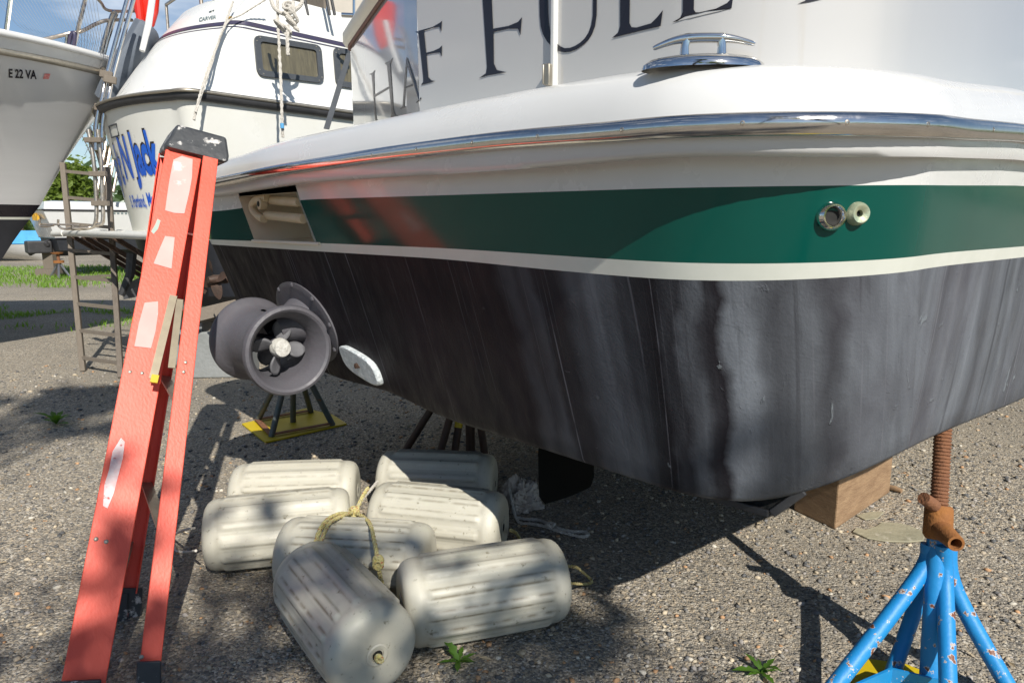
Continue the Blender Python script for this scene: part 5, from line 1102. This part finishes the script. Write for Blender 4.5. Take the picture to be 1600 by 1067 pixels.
for p in vs: q = at(lerp(127, 196, p.x), lerp(333.2, 330.6, p.y), 14); 
b = MB()
for k in range(14):
    if k in (4, 9): continue
    q = FC + FU * (1.28 + k * .075) + FV * .005 + Vector((0, 0, 1.325)); b.box(q, FU * .022, FV * .004, (0, 0, .014))
b.build('side_marks', GREYLET, fb, smooth=False)
b = MB(); q = FC + FU * .0 + FV * .85 + Vector((0, 0, 1.22))
for k in range(4): b.box(q + FV * (.16 * k - .2) + Vector((0, 0, .03 * (k % 2))), FU * .02, FV * .06, (0, 0, .05 + .02 * (k % 2)))
b.build('stern_logo', LOGO, fb, smooth=False)
b = MB(); q = at(60, 386, 14.6); b.box(q, FU * .22, FV * .2, (0, 0, .13)); b.bar(q + Vector((.25, 0, .1)), q + Vector((-.2, 0, -.12)), .2, .12, FV); b.build('outdrive', RUBBER, fb, smooth=False, bevel=.03)
js = thing('jack_stand', on_ground(95, 434), 'small jack stand with an orange top under the distant boat', 'jack stand')
q = on_ground(95, 434); tq = at(92, 410, q.y)
b = MB(); [b.tube([tq, on_ground(x, y, .01)], .022, 8) for x, y in ((79, 433), (92, 436), (111, 434), (103, 430))]; b.build('leg', PLATE, js)
b = MB(); b.tube([tq, at(90, 396, q.y)], .03, 8); b.build('screw', RUST, js)
b = MB(); b.lathe(at(92, 411, q.y), (0, 0, 1), [(0, .1), (.05, .1)], 12); b.build('collar', RUSTO, js); b = MB(); b.lathe(at(89, 397, q.y), (0, 0, 1), [(0, .1), (.03, .12), (.04, .0)], 12); b.build('top_pad', RUSTO, js)
b = MB(); q = on_ground(72, 432); b.box(q + Vector((.02, .2, .44)), (.11, 0, 0), (0, .12, 0), (0, 0, .28)); tag(b.build('support_block', WOODG, None, smooth=False), 'upright grey block under the stern of the distant boat', 'block')
b = MB(); b.box(q + Vector((-.02, .15, .08)), (.20, 0, 0), (0, .16, 0), (0, 0, .078)); tag(b.build('timber_block', WOODG, None, smooth=False), 'low timber lying under the upright block at the distant boat', 'timber block')
b = MB(); b.bar(on_ground(118, 437, .04), on_ground(182, 433, .04), .12, .08, (0, 0, 1)); tag(b.build('plank', WOODD, None, smooth=False), 'long dark plank lying along the edge of the grass', 'plank')
tb = thing('covered_boat', on_ground(38, 395), 'low white boat under a blue cover far beyond the left bow', 'boat'); q = at(42, 376, 21)
b = MB(); rows = []
for i in range(11):
    s_ = i / 10; w_ = .9 * math.sin(math.pi * (.12 + .8 * s_)); rows.append([q + Vector((-2.4 + 3.2 * s_, a * w_, -.1 - .55 * (1 - abs(a)) ** .6)) for a in (-1, -.8, -.4, 0, .4, .8, 1)])
b.grid(rows); b.build('hull', GEL, tb)
b = MB(); b.grid([[p[0] + Vector((0, 0, .02)), p[1] + Vector((0, .1, .18)), p[3] + Vector((0, 0, .95)), p[5] + Vector((0, -.1, .18)), p[6] + Vector((0, 0, .02))] for p in rows]); b.build('cover', TARP, tb)
b = MB(); b.box(q + Vector((-.6, 0, -.62)), (.9, 0, 0), (0, .05, 0), (0, 0, .05)); b.box(q + Vector((-.9, 0, -.8)), (.05, 0, 0), (0, .4, 0), (0, 0, .18)); b.build('trailer', YEL, tb, smooth=False)
# building and trees
hs = thing('house', (-3.2, 16, 0), 'beige sided building with brown trim behind the boats', 'building')
b = MB(); b.box((-1.2, 17.5, 3.4), (2.7, 0, 0), (0, 2, 0), (0, 0, 3.4)); b.build('wall', SIDING, hs, smooth=False)
b = MB(); b.bar((-4.1, 15.44, 6.2), (-2.6, 15.44, 7.15), .14, .1, (0, 1, 0)); b.add([(-4.2, 15.2, 6.85), (1.8, 15.2, 6.85), (1.8, 17.5, 8.4), (-4.2, 17.5, 8.4), (-4.2, 19.8, 6.85), (1.8, 19.8, 6.85)], [[0, 1, 2, 3], [3, 2, 5, 4]]); b.build('roof', BROWN, hs, smooth=False)
TB = 'trees beyond the boat yard'
tree('leafy_tree', (-20.5, 29, 0), 4, (-20.5, 29, 2.6), (2.0, 1.6, 2.0), 42, 90, .16, LEAFA, 'bushy light green tree beyond the bow of the left boat, the leftmost', seed=3, group=TB)
tree('leafy_tree', (-18.0, 28, 0), 4, (-18.0, 28, 2.5), (1.7, 1.5, 1.6), 38, 90, .15, LEAFA, 'bushy light green tree seen through the wooden ladder', seed=9, group=TB)
tree('leafy_tree', (-16.0, 31, 0), 4, (-16.0, 31, 2.4), (1.7, 1.4, 1.7), 34, 90, .16, LEAFB, 'darker green tree right of the bushy ones, beside the cruiser stern', seed=14, group=TB)
tree('sparse_tree', (-14.6, 25, 0), 7, (-14.4, 25, 5.0), (1.9, 1.6, 2.6), 60, 14, .07, LEAFA, 'tall thin tree with sparse new leaves against the sky', seed=21, trunk_r=.10)
tree('shade_tree', (4.6, -6.6, 0), 7, (1.75, -4.45, 5.0), (1.9, 1.05, .8), 48, 28, .085, LEAFA, 'broad leafy tree behind the viewer, casting dappled shade', seed=33, trunk_r=.14)
tree('shade_tree', (-1.6, -6.5, 0), 8, (.55, -4.1, 7.0), (1.3, 1.1, .35), 32, 30, .09, LEAFB, 'tall slender dark leafy tree behind the viewer, left of the broad one', seed=51, trunk_r=.12)  # second tree, unseen, added to throw shadow bands over the left ground
# far woods all round the yard
def woods():
    r = random.Random(77); m = MB()
    for i in range(9000):
        a = r.uniform(0, 6.283); d = r.uniform(52, 66); x, y = math.sin(a) * d, math.cos(a) * d; hmax = 4.5 + 3 * mnoise.noise(Vector((x * .09, y * .09, 3))) + 1.6 * mnoise.noise(Vector((x * .4, y * .4, 8)))
        z = r.uniform(0, max(1, hmax)); c = Vector((x, y, z)); s_ = r.uniform(.3, .7); a1 = Vector((r.gauss(0, 1), r.gauss(0, 1), r.gauss(0, 1))).normalized(); b1 = a1.orthogonal().normalized(); k0 = len(m.v)
        m.v += [c - a1 * s_, c + b1 * s_ * .7, c + a1 * s_, c - b1 * s_ * .7]; m.f.append([k0, k0 + 1, k0 + 2, k0 + 3])
    tag(m.build('woods', LEAFB, None, smooth=False), 'far-off green woods round the boat yard', 'woods', kind='stuff')
woods()
